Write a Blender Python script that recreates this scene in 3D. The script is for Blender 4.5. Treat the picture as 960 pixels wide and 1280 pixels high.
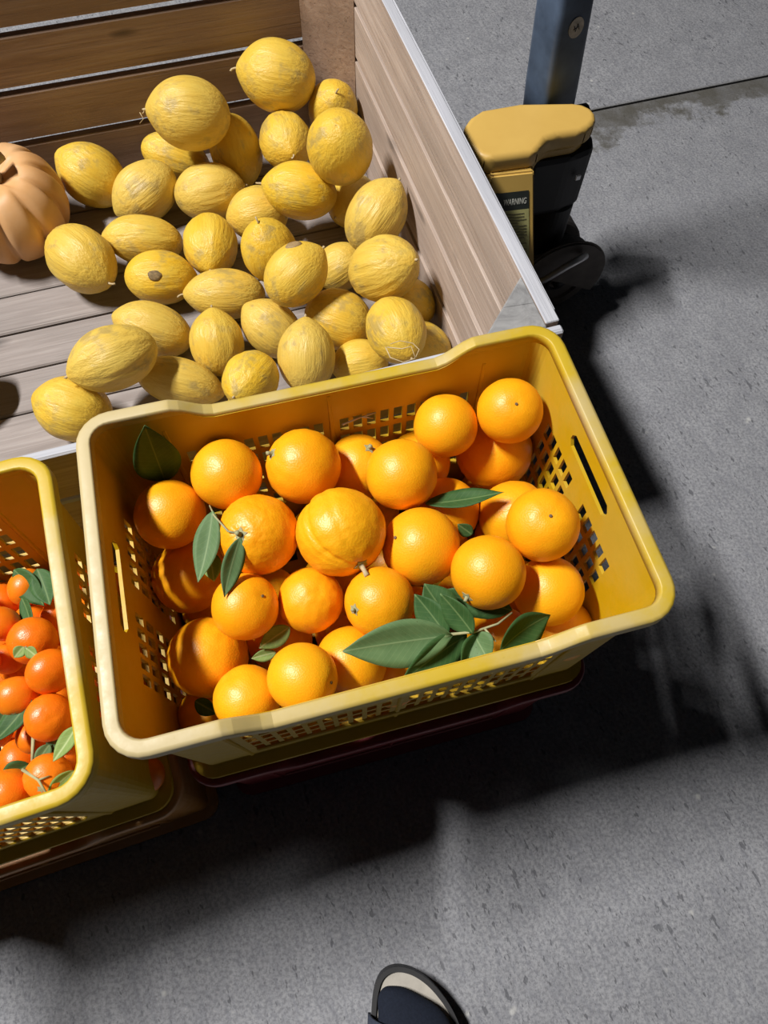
import bpy, bmesh, math, random
from mathutils import Vector, Matrix, Quaternion, noise
random.seed(7)
for o in list(bpy.data.objects): bpy.data.objects.remove(o)
SC = bpy.context.scene
COL = SC.collection
PI = math.pi

# ------------------------------------------------------------------ camera
CAM_R = Vector((0.99928874, 0.03412458, 0.01604744))
CAM_U = Vector((-0.03770951, 0.90428931, 0.4252515))
CAM_F = Vector((0.0, 0.42555418, -0.90493295))
cd = bpy.data.cameras.new('camera'); cam = bpy.data.objects.new('camera', cd); COL.objects.link(cam)
M = Matrix.Identity(4)
for i in range(3):
    M[i][0] = CAM_R[i]; M[i][1] = CAM_U[i]; M[i][2] = -CAM_F[i]
M[2][3] = 1.25
cam.matrix_world = M
cd.sensor_fit = 'HORIZONTAL'; cd.sensor_width = 36.0; cd.lens = 36.0*890/960
cd.clip_start = 0.02; cd.clip_end = 60
SC.camera = cam

# ------------------------------------------------------------------ light
wd = bpy.data.worlds.new('night'); SC.world = wd; wd.use_nodes = True
wd.node_tree.nodes['Background'].inputs[0].default_value = (0.80, 0.88, 1.0, 1)
wd.node_tree.nodes['Background'].inputs[1].default_value = 0.012
LDIR = Vector((0.615, -0.022, -1.0)).normalized()      # the way the lamp's light travels
ld = bpy.data.lights.new('yard_lamp', 'AREA'); ld.shape = 'RECTANGLE'; ld.size = 0.17; ld.size_y = 1.25
ld.energy = 395; ld.color = (1.0, 0.97, 0.93)
lamp = bpy.data.objects.new('yard_lamp', ld); COL.objects.link(lamp)
lz = -LDIR; ly = (Vector((0, 1, 0)) - lz*lz.y).normalized(); lx = ly.cross(lz)
LM = Matrix.Identity(4); lp = Vector((0.0, 0.6, 0.3)) - LDIR*5.0
for i in range(3):
    LM[i][0] = lx[i]; LM[i][1] = ly[i]; LM[i][2] = lz[i]; LM[i][3] = lp[i]
lamp.matrix_world = LM
vs = SC.view_settings
vs.view_transform = 'Standard'; vs.look = 'None'; vs.gamma = 1.0; vs.exposure = 0.0
vs.use_curve_mapping = False

# ------------------------------------------------------------------ helpers
def tag(o, label=None, cat=None, group=None, kind=None):
    if label: o['label'] = label
    if cat: o['category'] = cat
    if group: o['group'] = group
    if kind: o['kind'] = kind
    return o
def empty(name, loc=(0, 0, 0), rz=0.0):
    o = bpy.data.objects.new(name, None); COL.objects.link(o)
    o.empty_display_size = .05; o.location = loc; o.rotation_euler = (0, 0, rz)
    return o
def link(name, me, mat=None, parent=None, loc=None, quat=None, smooth=None):
    if mat is not None and not me.materials: me.materials.append(mat)
    o = bpy.data.objects.new(name, me); COL.objects.link(o)
    if parent is not None: o.parent = parent
    if loc is not None: o.location = loc
    if quat is not None: o.rotation_mode = 'QUATERNION'; o.rotation_quaternion = quat
    if smooth: me.polygons.foreach_set('use_smooth', [True]*len(me.polygons))
    return o
def mesh(name, v, f, smooth=False):
    me = bpy.data.meshes.new(name); me.from_pydata(v, [], f); me.update()
    if smooth: me.polygons.foreach_set('use_smooth', [True]*len(me.polygons))
    return me
def fixn(me):
    bm = bmesh.new(); bm.from_mesh(me); bmesh.ops.recalc_face_normals(bm, faces=bm.faces); bm.to_mesh(me); bm.free(); return me
def box_mesh(name, sx, sy, sz, bev=0.0, jit=0.0, seg=1, rnd=random):
    """centred box, bevelled edges"""
    bm = bmesh.new(); bmesh.ops.create_cube(bm, size=1.0)
    for v in bm.verts:
        v.co.x *= sx; v.co.y *= sy; v.co.z *= sz
        if jit: v.co += Vector((rnd.uniform(-jit, jit), rnd.uniform(-jit, jit), rnd.uniform(-jit, jit)))
    if bev: bmesh.ops.bevel(bm, geom=bm.edges[:], offset=bev, segments=seg, affect='EDGES', profile=.5)
    me = bpy.data.meshes.new(name); bm.to_mesh(me); bm.free(); return me
def prism_mesh(name, pts, z0, z1, bev=0.0, seg=2):
    bm = bmesh.new()
    b = [bm.verts.new((x, y, z0)) for x, y in pts]; t = [bm.verts.new((x, y, z1)) for x, y in pts]
    n = len(pts)
    bm.faces.new(b[::-1]); bm.faces.new(t)
    for i in range(n): bm.faces.new((b[i], b[(i+1) % n], t[(i+1) % n], t[i]))
    bmesh.ops.recalc_face_normals(bm, faces=bm.faces)
    if bev: bmesh.ops.bevel(bm, geom=bm.edges[:], offset=bev, segments=seg, affect='EDGES', profile=.5)
    me = bpy.data.meshes.new(name); bm.to_mesh(me); bm.free(); return me
def tube_mesh(name, pts, rad, n=8, cap=True):
    pts = [Vector(p) for p in pts]; m = len(pts)
    if not hasattr(rad, '__len__'): rad = [rad]*m
    v = []; f = []; up = None
    for i, p in enumerate(pts):
        t = (pts[min(i+1, m-1)]-pts[max(i-1, 0)]).normalized()
        if up is None:
            up = Vector((0, 0, 1)) if abs(t.z) < .9 else Vector((1, 0, 0))
        a = (up - t*up.dot(t)).normalized(); up = a; b = t.cross(a)
        for k in range(n):
            q = 2*PI*k/n; v.append(p + (a*math.cos(q)+b*math.sin(q))*rad[i])
    for i in range(m-1):
        for k in range(n):
            f.append((i*n+k, i*n+(k+1) % n, (i+1)*n+(k+1) % n, (i+1)*n+k))
    if cap: f.append(tuple(range(n-1, -1, -1))); f.append(tuple((m-1)*n+k for k in range(n)))
    return fixn(mesh(name, v, f, True))
def cyl_mesh(name, r, w, n=40, bev=0.004, inner=None):
    """disc of revolution about Y, centred: a wheel with a shouldered profile"""
    prof = [(0.0, -w/2), (r*.30, -w/2), (r*.34, -w/2+.006), (r*.70, -w/2+.006), (r*.74, -w/2), (r-bev, -w/2), (r, -w/2+bev), (r, w/2-bev), (r-bev, w/2), (r*.74, w/2), (r*.70, w/2-.006), (r*.34, w/2-.006), (r*.30, w/2), (0.0, w/2)]
    v = []; f = []
    for k in range(n):
        a = 2*PI*k/n
        for rr, y in prof: v.append((rr*math.cos(a), y, rr*math.sin(a)))
    m = len(prof)
    for k in range(n):
        for j in range(m-1):
            f.append((k*m+j, k*m+j+1, ((k+1) % n)*m+j+1, ((k+1) % n)*m+j))
    bm = bmesh.new(); me = mesh(name, v, f); bm.from_mesh(me); bmesh.ops.remove_doubles(bm, verts=bm.verts, dist=1e-6)
    bmesh.ops.recalc_face_normals(bm, faces=bm.faces); bm.to_mesh(me); bm.free(); return me
def align(d, axis='Z', spin=0.0):
    d = Vector(d).normalized(); a = Vector((0, 0, 1)) if axis == 'Z' else Vector((1, 0, 0))
    q = a.rotation_difference(d)
    return q @ Quaternion(a, spin)

# ------------------------------------------------------------------ materials
class N:
    """small node-graph builder"""
    def __init__(self, name, rough=.5, spec=.5):
        self.m = bpy.data.materials.new(name); self.m.use_nodes = True; self.t = self.m.node_tree
        self.b = self.t.nodes['Principled BSDF']; self.b.inputs['Roughness'].default_value = rough
        self.b.inputs['Specular IOR Level'].default_value = spec
    def n(self, ty, **kw):
        x = self.t.nodes.new(ty)
        for k, v in kw.items():
            if k.startswith('i_'):
                key = k[2:]; key = int(key) if key.isdigit() else key.replace('_', ' ')
                s = x.inputs[key]
                if hasattr(v, 'is_output'): self.t.links.new(v, s)
                else: s.default_value = v
            else: setattr(x, k, v)
        return x
    def l(self, a, b): self.t.links.new(a, b)
    def coord(self, scale=(1, 1, 1), rnd=True, kind='Object'):
        tc = self.n('ShaderNodeTexCoord'); o = tc.outputs[kind]
        if rnd:
            oi = self.n('ShaderNodeObjectInfo'); mu = self.n('ShaderNodeMath', operation='MULTIPLY', i_0=oi.outputs['Random'], i_1=37.0)
            cx = self.n('ShaderNodeCombineXYZ', i_0=mu.outputs[0], i_1=mu.outputs[0], i_2=mu.outputs[0])
            mp = self.n('ShaderNodeMapping', i_Vector=o, i_Scale=scale); ad = self.n('ShaderNodeVectorMath', operation='ADD', i_0=mp.outputs[0], i_1=cx.outputs[0])
            return ad.outputs[0]
        mp = self.n('ShaderNodeMapping', i_Vector=o, i_Scale=scale); return mp.outputs[0]
    def noise(self, vec, scale, detail=4, rough=.6, dist=0.0):
        return self.n('ShaderNodeTexNoise', i_Vector=vec, i_Scale=scale, i_Detail=detail, i_Roughness=rough, i_Distortion=dist).outputs['Fac']
    def ramp(self, fac, stops):
        r = self.n('ShaderNodeValToRGB', i_Fac=fac); cr = r.color_ramp
        while len(cr.elements) < len(stops): cr.elements.new(.5)
        for e, (p, c) in zip(cr.elements, stops):
            e.position = p; e.color = (c, c, c, 1) if not hasattr(c, '__len__') else (*c, 1)
        return r.outputs['Color']
    def mix(self, fac, a, b, blend='MIX'):
        x = self.n('ShaderNodeMix', data_type='RGBA', blend_type=blend)
        for s, v in ((x.inputs[0], fac), (x.inputs[6], a), (x.inputs[7], b)):
            if hasattr(v, 'is_output'): self.l(v, s)
            elif hasattr(v, '__len__'): s.default_value = (*v, 1)
            else: s.default_value = v
        return x.outputs[2]
    def color(self, c):
        if hasattr(c, 'is_output'): self.l(c, self.b.inputs['Base Color'])
        else: self.b.inputs['Base Color'].default_value = (*c, 1)
        return self
    def rough(self, c): self.l(c, self.b.inputs['Roughness']); return self
    def bump(self, h, strength=.3, dist=.002):
        x = self.n('ShaderNodeBump', i_Strength=strength, i_Distance=dist, i_Height=h); self.l(x.outputs[0], self.b.inputs['Normal']); return self
    def math(self, op, a, b): return self.n('ShaderNodeMath', operation=op, i_0=a, i_1=b).outputs[0]

def wood_mat(name, a, b, c, knots=.8, rough=.75, grain=1.0):
    w = N(name, rough, .25); v = w.coord((1.1, 30*grain, 30*grain)); v2 = w.coord((3.2, 11, 11)); v3 = w.coord((1.3, 7, 7)); v4 = w.coord((.9, 75, 75))
    g = w.noise(v, 2.6, 6, .65, 1.2); big = w.noise(v3, 2.0, 3, .5); fine = w.noise(v4, 3.0, 4, .6, .5)
    col = w.ramp(g, [(.30, a), (.52, b), (.72, c)])
    col = w.mix(w.ramp(big, [(.38, 0.0), (.68, .6)]), col, tuple(x*.66 for x in b))
    col = w.mix(w.ramp(fine, [(.58, 0.0), (.72, .55)]), col, tuple(x*.55 for x in a))
    kn = w.noise(v2, 1.5, 2, .4)
    col = w.mix(w.ramp(kn, [(.70, 0.0), (.77, knots)]), col, tuple(x*.30 for x in b))
    w.color(col).bump(w.math('SUBTRACT', g, w.math('MULTIPLY', w.ramp(fine, [(.6, 0.0), (.7, 1.0)]), .4)), .5, .002); return w.m
def plastic_mat(name, base, pale, wear=.5, rough=.42, pale_end=None):
    p = N(name, rough, .45); v = p.coord((1, 1, 1), rnd=True)
    a = p.noise(v, 7, 3, .5); s = p.noise(v, 22, 5, .7); d = p.noise(v, 60, 4, .7)
    col = p.mix(p.ramp(a, [(.35, 0.0), (.75, .4)]), base, tuple(x*.85 for x in base))
    m = p.ramp(p.math('ADD', p.math('MULTIPLY', a, .75), p.math('MULTIPLY', s, .25)), [(.44, 0.0), (.58, wear)])
    if pale_end:      # the rim colour turns paler towards one end along local x
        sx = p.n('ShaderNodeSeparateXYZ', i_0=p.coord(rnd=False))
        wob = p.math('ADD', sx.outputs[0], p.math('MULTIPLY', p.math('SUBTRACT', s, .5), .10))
        m = p.math('MAXIMUM', m, p.n('ShaderNodeMapRange', i_0=wob, i_1=pale_end[0], i_2=pale_end[1], i_3=0.0, i_4=.85).outputs[0])
    col = p.mix(m, col, pale); col = p.mix(p.ramp(d, [(.68, 0.0), (.80, .3)]), col, tuple(x*.45 for x in base))
    p.color(col); p.rough(p.ramp(d, [(.3, rough-.06), (.8, rough+.2)])); p.bump(s, .12, .002)
    return p.m
def simple_mat(name, c, rough=.5, metal=0.0, spec=.5, var=.15, scale=30, bump=.1):
    p = N(name, rough, spec); p.b.inputs['Metallic'].default_value = metal
    f = p.noise(p.coord(rnd=False), scale, 4, .6)
    p.color(p.mix(p.ramp(f, [(.3, 0.0), (.75, 1.0)]), tuple(x*(1-var) for x in c), tuple(min(1, x*(1+var)) for x in c)))
    if bump: p.bump(f, bump, .001)
    return p.m
ORANGES=[
(0,-0.1780,0.3721,0.5423,0.0395,(0.200,0.300,-0.900)),
(1,-0.0935,0.3885,0.5380,0.0428,(-0.793,0.013,0.610)),
(2,-0.0324,0.4157,0.4906,0.0398,(0.329,0.178,0.928)),
(3,0.0681,0.4484,0.5396,0.0375,(-0.078,0.664,0.744)),
(4,0.1411,0.4615,0.5562,0.0380,(0.019,-0.358,0.934)),
(5,0.1354,0.4571,0.4705,0.0485,(-0.578,-0.802,-0.153)),
(6,0.0181,0.3805,0.5415,0.0406,(0.377,-0.909,-0.178)),
(7,0.0407,0.4374,0.4681,0.0402,(0.200,0.300,-0.900)),
(8,-0.2412,0.3314,0.5169,0.0398,(0.115,-0.978,-0.177)),
(9,-0.1352,0.3018,0.5387,0.0434,(-0.257,-0.388,0.885)),
(10,-0.0450,0.3038,0.5494,0.0480,(0.509,-0.851,0.128)),
(11,0.0421,0.3013,0.5237,0.0432,(-0.700,-0.078,0.709)),
(12,0.0733,0.3659,0.4822,0.0401,(0.200,0.300,-0.900)),
(13,0.1545,0.3614,0.4854,0.0418,(0.200,0.300,-0.900)),
(14,0.1710,0.3194,0.5526,0.0396,(-0.002,-0.167,0.986)),
(15,-0.2270,0.2820,0.4520,0.0435,(-0.675,0.395,0.622)),
(16,-0.1430,0.2255,0.5223,0.0356,(0.633,0.111,0.766)),
(17,-0.0763,0.2412,0.5040,0.0358,(0.312,-0.039,0.949)),
(18,-0.0011,0.2343,0.5294,0.0372,(-0.707,-0.447,0.549)),
(19,0.1116,0.2646,0.5480,0.0395,(-0.612,-0.782,0.117)),
(20,0.1859,0.2636,0.4997,0.0391,(-0.609,0.695,0.381)),
(21,-0.1867,0.1815,0.4736,0.0438,(0.502,0.793,0.344)),
(22,-0.1331,0.1333,0.5032,0.0346,(-0.377,0.531,0.759)),
(23,-0.0752,0.1506,0.5352,0.0343,(0.872,-0.216,0.440)),
(24,-0.0295,0.1791,0.4865,0.0388,(0.474,0.470,0.745)),
(25,-0.1900,0.1277,0.4176,0.0345,(0.200,0.300,-0.900)),
(26,-0.1164,0.2158,0.4273,0.0376,(0.200,0.300,-0.900)),
(27,0.1403,0.2223,0.4406,0.0390,(0.200,0.300,-0.900)),
(28,0.2138,0.2413,0.4321,0.0379,(0.200,0.300,-0.900)),
(29,0.0156,0.1807,0.4263,0.0370,(0.200,0.300,-0.900)),
(30,0.0441,0.2498,0.4228,0.0384,(0.200,0.300,-0.900)),
]
MELONS=[
(1,-0.2509,1.4109,0.3120,0.0774,0.0661,(-0.979,-0.042,0.198)),
(2,-0.4140,1.2984,0.3040,0.0783,0.0658,(-0.967,-0.170,0.190)),
(3,-0.1403,1.4076,0.2492,0.0654,0.0519,(0.167,-0.504,0.847)),
(4,-0.2316,1.3107,0.2423,0.0680,0.0539,(0.336,-0.904,0.266)),
(5,-0.1081,1.1806,0.3320,0.0775,0.0615,(0.029,0.428,-0.903)),
(6,-0.4795,1.3364,0.1729,0.0721,0.0464,(0.916,0.005,-0.401)),
(7,-0.3436,1.3305,0.2003,0.0708,0.0540,(0.286,-0.547,-0.786)),
(8,-0.6405,1.2565,0.1864,0.0716,0.0600,(-0.782,0.119,0.611)),
(9,-0.5240,1.2194,0.1810,0.0727,0.0562,(-0.759,-0.582,-0.292)),
(10,-0.3898,1.2252,0.1814,0.0712,0.0563,(0.951,0.309,0.007)),
(11,-0.1896,1.1681,0.2428,0.0721,0.0533,(-0.983,-0.000,0.184)),
(12,-0.0900,1.2231,0.1736,0.0628,0.0499,(-0.477,-0.867,0.143)),
(13,-0.0359,1.0703,0.2769,0.0699,0.0535,(0.545,0.574,0.611)),
(14,-0.2832,1.1730,0.1768,0.0621,0.0540,(-0.963,-0.266,-0.039)),
(15,-0.5066,1.0957,0.1713,0.0754,0.0481,(-0.949,-0.188,0.255)),
(16,-0.2380,1.0254,0.2240,0.0670,0.0531,(-0.155,-0.041,0.987)),
(17,-0.3682,1.0806,0.1798,0.0681,0.0540,(0.146,-0.987,0.062)),
(18,-0.6091,1.0184,0.1914,0.0761,0.0604,(0.762,-0.644,-0.066)),
(19,-0.4545,0.9945,0.1755,0.0667,0.0512,(0.954,0.229,-0.192)),
(20,-0.3241,0.9626,0.1709,0.0756,0.0478,(-0.975,-0.173,0.139)),
(21,-0.1738,0.9236,0.2730,0.0625,0.0511,(0.713,0.569,0.411)),
(22,-0.1064,1.0455,0.1687,0.0528,0.0459,(-0.829,-0.202,-0.521)),
(23,-0.0165,0.9308,0.2870,0.0711,0.0564,(0.716,-0.305,0.628)),
(24,-0.4470,0.8674,0.1747,0.0717,0.0493,(-0.906,0.054,0.420)),
(25,-0.3241,0.8409,0.1750,0.0607,0.0503,(-0.121,0.764,0.634)),
(26,-0.2252,0.8811,0.1732,0.0630,0.0495,(-0.779,0.395,0.486)),
(27,-0.0989,0.9028,0.1797,0.0662,0.0557,(0.949,-0.192,-0.249)),
(28,0.0089,0.8068,0.2720,0.0637,0.0506,(0.406,-0.911,0.076)),
(29,0.0332,0.9387,0.1940,0.0520,0.0452,(0.839,-0.115,-0.532)),
(30,-0.4701,0.7359,0.2579,0.0754,0.0539,(-0.852,-0.523,0.015)),
(31,-0.3794,0.7528,0.1708,0.0765,0.0433,(0.937,-0.027,-0.349)),
(32,-0.2385,0.7221,0.2319,0.0585,0.0465,(-0.292,-0.869,0.400)),
(33,-0.1482,0.7832,0.2202,0.0647,0.0507,(-0.037,0.793,0.608)),
(34,-0.0550,0.8127,0.1682,0.0531,0.0442,(-0.977,-0.192,-0.094)),
(35,0.0642,0.8505,0.1780,0.0533,0.0430,(0.883,-0.393,-0.258)),
(36,-0.5521,0.6767,0.1851,0.0656,0.0571,(-0.926,0.130,0.354)),
(37,-0.2535,0.7267,0.1544,0.0376,0.0318,(0.981,0.136,-0.136)),
]
MANDARINS=[
(0,-0.3870,0.1933,0.5356,0.0188),
(1,-0.3491,0.1760,0.5387,0.0234),
(2,-0.3159,0.1420,0.5583,0.0216),
(3,-0.3483,0.1193,0.5439,0.0209),
(4,-0.3111,0.1009,0.5486,0.0213),
(5,-0.3418,0.0867,0.5073,0.0159),
(6,-0.3411,0.0367,0.5308,0.0210),
(7,-0.3028,0.0484,0.5409,0.0208),
(8,-0.3003,0.0672,0.5122,0.0141),
(9,-0.3854,0.2424,0.5082,0.0200),
(10,-0.4169,0.2309,0.4866,0.0204),
(11,-0.3486,0.2126,0.4984,0.0173),
(12,-0.3830,0.1632,0.5129,0.0166),
(13,-0.3812,0.2119,0.4876,0.0175),
(14,-0.3484,0.1307,0.4977,0.0149),
(15,-0.3728,0.0925,0.5255,0.0203),
(16,-0.3889,0.1594,0.4804,0.0172),
(17,-0.3967,0.1487,0.5452,0.0221),
(18,-0.3866,0.0538,0.5268,0.0213),
(19,-0.4295,0.2089,0.5199,0.0219),
(20,-0.4163,0.1054,0.5273,0.0212),
]
LEAVES={
'back':((-0.2519,0.3710,0.5247),(-0.2482,0.3815,0.6260),0.0502,(0.330,-0.588,0.739),0.05),
'o9a':((-0.1802,0.3160,0.5620),(-0.1877,0.2407,0.5480),0.0286,(-0.185,-0.590,0.786),0.25),
'o9b':((-0.1476,0.2822,0.5750),(-0.1600,0.2244,0.5560),0.0229,(0.483,-0.434,0.760),0.20),
'o9c':((-0.1847,0.2789,0.5400),(-0.1771,0.2486,0.5320),0.0222,(0.103,-0.508,0.855),0.20),
'mid':((0.0466,0.3494,0.5280),(0.1330,0.3612,0.5420),0.0269,(-0.025,0.289,0.957),0.12),
'big':((0.0724,0.1943,0.5560),(-0.0358,0.1740,0.5560),0.0492,(0.055,-0.553,0.832),0.12),
'up':((0.0935,0.1956,0.5600),(0.0595,0.2306,0.5760),0.0286,(-0.433,-0.549,0.715),0.15),
'dk1':((0.0874,0.1987,0.5450),(0.0222,0.1489,0.5400),0.0433,(0.106,-0.753,0.649),0.15),
'dk2':((0.0949,0.1976,0.5500),(0.1097,0.1683,0.5530),0.0367,(-0.169,-0.725,0.668),0.15),
'dk3':((0.1395,0.2323,0.5250),(0.0567,0.2469,0.5300),0.0323,(0.004,-0.513,0.858),0.15),
'dk4':((0.0700,0.1969,0.5400),(0.0353,0.2376,0.5500),0.0328,(-0.282,-0.502,0.818),0.20),
'rt':((0.1166,0.1807,0.5620),(0.1677,0.2185,0.5620),0.0477,(0.193,-0.767,0.612),0.30),
'dk5':((0.1016,0.1984,0.5480),(0.0813,0.1611,0.5450),0.0353,(0.275,-0.749,0.602),0.20),
'dk6':((0.0747,0.2112,0.5350),(0.0446,0.2501,0.5450),0.0383,(0.372,-0.541,0.754),0.20),
'sm1':((-0.0966,0.2106,0.5050),(-0.1274,0.1872,0.5000),0.0231,(0.103,-0.508,0.855),0.20),
'sm2':((-0.1106,0.1860,0.4900),(-0.1364,0.1781,0.4900),0.0138,(0.103,-0.508,0.855),0.10),
'sm3':((-0.1934,0.1340,0.4750),(-0.1678,0.1216,0.4750),0.0187,(0.103,-0.508,0.855),0.10),
'sm4':((0.0987,0.3175,0.5250),(0.0816,0.3250,0.5350),0.0159,(0.106,-0.725,0.681),0.10),
'm1':((-0.3923,0.2558,0.5260),(-0.3520,0.2181,0.5230),0.0298,(0.106,-0.661,0.743),0.20),
'm2':((-0.3664,0.2553,0.5300),(-0.3431,0.2159,0.5310),0.0270,(0.286,-0.632,0.720),0.20),
'm3':((-0.2774,0.0918,0.5610),(-0.2930,0.0605,0.5580),0.0170,(-0.287,-0.417,0.862),0.20),
'm4':((-0.3135,0.0813,0.5380),(-0.2923,0.0755,0.5380),0.0168,(0.007,-0.595,0.804),0.10),
'm5':((-0.3305,0.1187,0.5480),(-0.3548,0.0747,0.5500),0.0228,(-0.422,-0.617,0.665),0.30),
'm6':((-0.3517,0.1137,0.5460),(-0.3568,0.0876,0.5500),0.0183,(0.199,-0.649,0.734),0.20),
'm7':((-0.2760,0.0546,0.5530),(-0.2969,0.0322,0.5500),0.0161,(0.193,-0.767,0.612),0.20),
'm8':((-0.3256,0.0597,0.5330),(-0.3504,0.0446,0.5330),0.0241,(0.105,-0.588,0.802),0.15),
'm9':((-0.3420,0.1631,0.5680),(-0.3495,0.1524,0.5660),0.0123,(0.103,-0.508,0.855),0.10),
'm10':((-0.3393,0.1617,0.5680),(-0.3266,0.1533,0.5660),0.0123,(0.103,-0.508,0.855),0.10),
'm11':((-0.3721,0.2219,0.5330),(-0.3501,0.1849,0.5400),0.0197,(-0.185,-0.590,0.786),0.20),
'm12':((-0.3087,0.0776,0.5400),(-0.3183,0.0573,0.5380),0.0143,(0.105,-0.588,0.802),0.10),
}
TWIGS={
'o9':[(-0.1455,0.2859,0.5750),(-0.1592,0.2876,0.5780),(-0.1780,0.3086,0.5680),(-0.1890,0.3280,0.5520)],
'sprig':[(0.0698,0.1936,0.5580),(0.0935,0.1964,0.5600),(0.1174,0.2050,0.5620),(0.1326,0.2177,0.5600)],
'sprig2':[(0.1046,0.1998,0.5610),(0.1150,0.1867,0.5630)],
'dry':[(-0.0527,0.4468,0.5360),(-0.0323,0.4545,0.5410),(-0.0137,0.4594,0.5450)],
'dryb':[(-0.0304,0.4550,0.5420),(-0.0173,0.4547,0.5400)],
'mt':[(-0.3212,0.0527,0.5560),(-0.3020,0.0440,0.5620),(-0.2913,0.0328,0.5640)],
'mt2':[(-0.3020,0.0440,0.5620),(-0.2936,0.0479,0.5600)],
'mt3':[(-0.3256,0.0843,0.5400),(-0.3209,0.0592,0.5400)],
'm28':[(-0.0075,0.7306,0.3220),(0.0009,0.7103,0.3220),(0.0217,0.7026,0.3210),(0.0407,0.7106,0.3220),(0.0469,0.7276,0.3230),(0.0362,0.7383,0.3250),(0.0154,0.7422,0.3250),(0.0001,0.7366,0.3230)],
'm28b':[(-0.0049,0.7307,0.3220),(0.0184,0.7247,0.3270),(0.0337,0.7294,0.3280),(0.0406,0.7106,0.3240)],
}

MAT = {}
MAT['wood_in'] = wood_mat('weathered_planks', (.36, .275, .225), (.48, .385, .325), (.58, .49, .43))
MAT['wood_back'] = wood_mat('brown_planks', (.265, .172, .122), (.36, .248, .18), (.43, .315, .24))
MAT['wood_floor'] = wood_mat('grey_floor_boards', (.25, .215, .20), (.33, .29, .275), (.41, .37, .35))
def end_grain():
    p = N('grey_end_grain', .85, .2); v = p.coord((1, 1, .25)); a = p.noise(v, 26, 6, .7, .8); b = p.noise(v, 9, 3, .5)
    w = p.n('ShaderNodeTexVoronoi', i_Vector=p.coord((1.0, 2.2, .2)), i_Scale=7, feature='DISTANCE_TO_EDGE')
    col = p.ramp(a, [(.30, (.17, .17, .175)), (.5, (.29, .29, .295)), (.75, (.42, .42, .42))]); col = p.mix(p.ramp(b, [(.4, 0.0), (.7, .4)]), col, (.22, .21, .205))
    col = p.mix(p.ramp(p.math('ADD', w.outputs['Distance'], p.math('MULTIPLY', a, .05)), [(.028, .6), (.034, 0.0)]), col, (.07, .07, .07)); p.color(col); p.bump(a, .5, .002); return p.m
MAT['wood_end'] = end_grain()
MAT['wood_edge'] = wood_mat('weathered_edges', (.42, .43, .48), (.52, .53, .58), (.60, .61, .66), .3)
MAT['crate'] = plastic_mat('mustard_plastic', (.54, .340, .004), (.60, .45, .13), .22)
MAT['crate_rim'] = plastic_mat('worn_mustard_rim', (.53, .365, .022), (.54, .445, .23), .8, .42)
MAT['crate_rim_pale_end'] = plastic_mat('pale_end_rim', (.53, .365, .022), (.51, .425, .25), .6, .42, pale_end=(-.10, -.19))
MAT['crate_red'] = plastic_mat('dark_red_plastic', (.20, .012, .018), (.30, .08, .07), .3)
MAT['crate_brown'] = plastic_mat('brown_plastic', (.42, .17, .02), (.5, .3, .15), .4)

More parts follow.
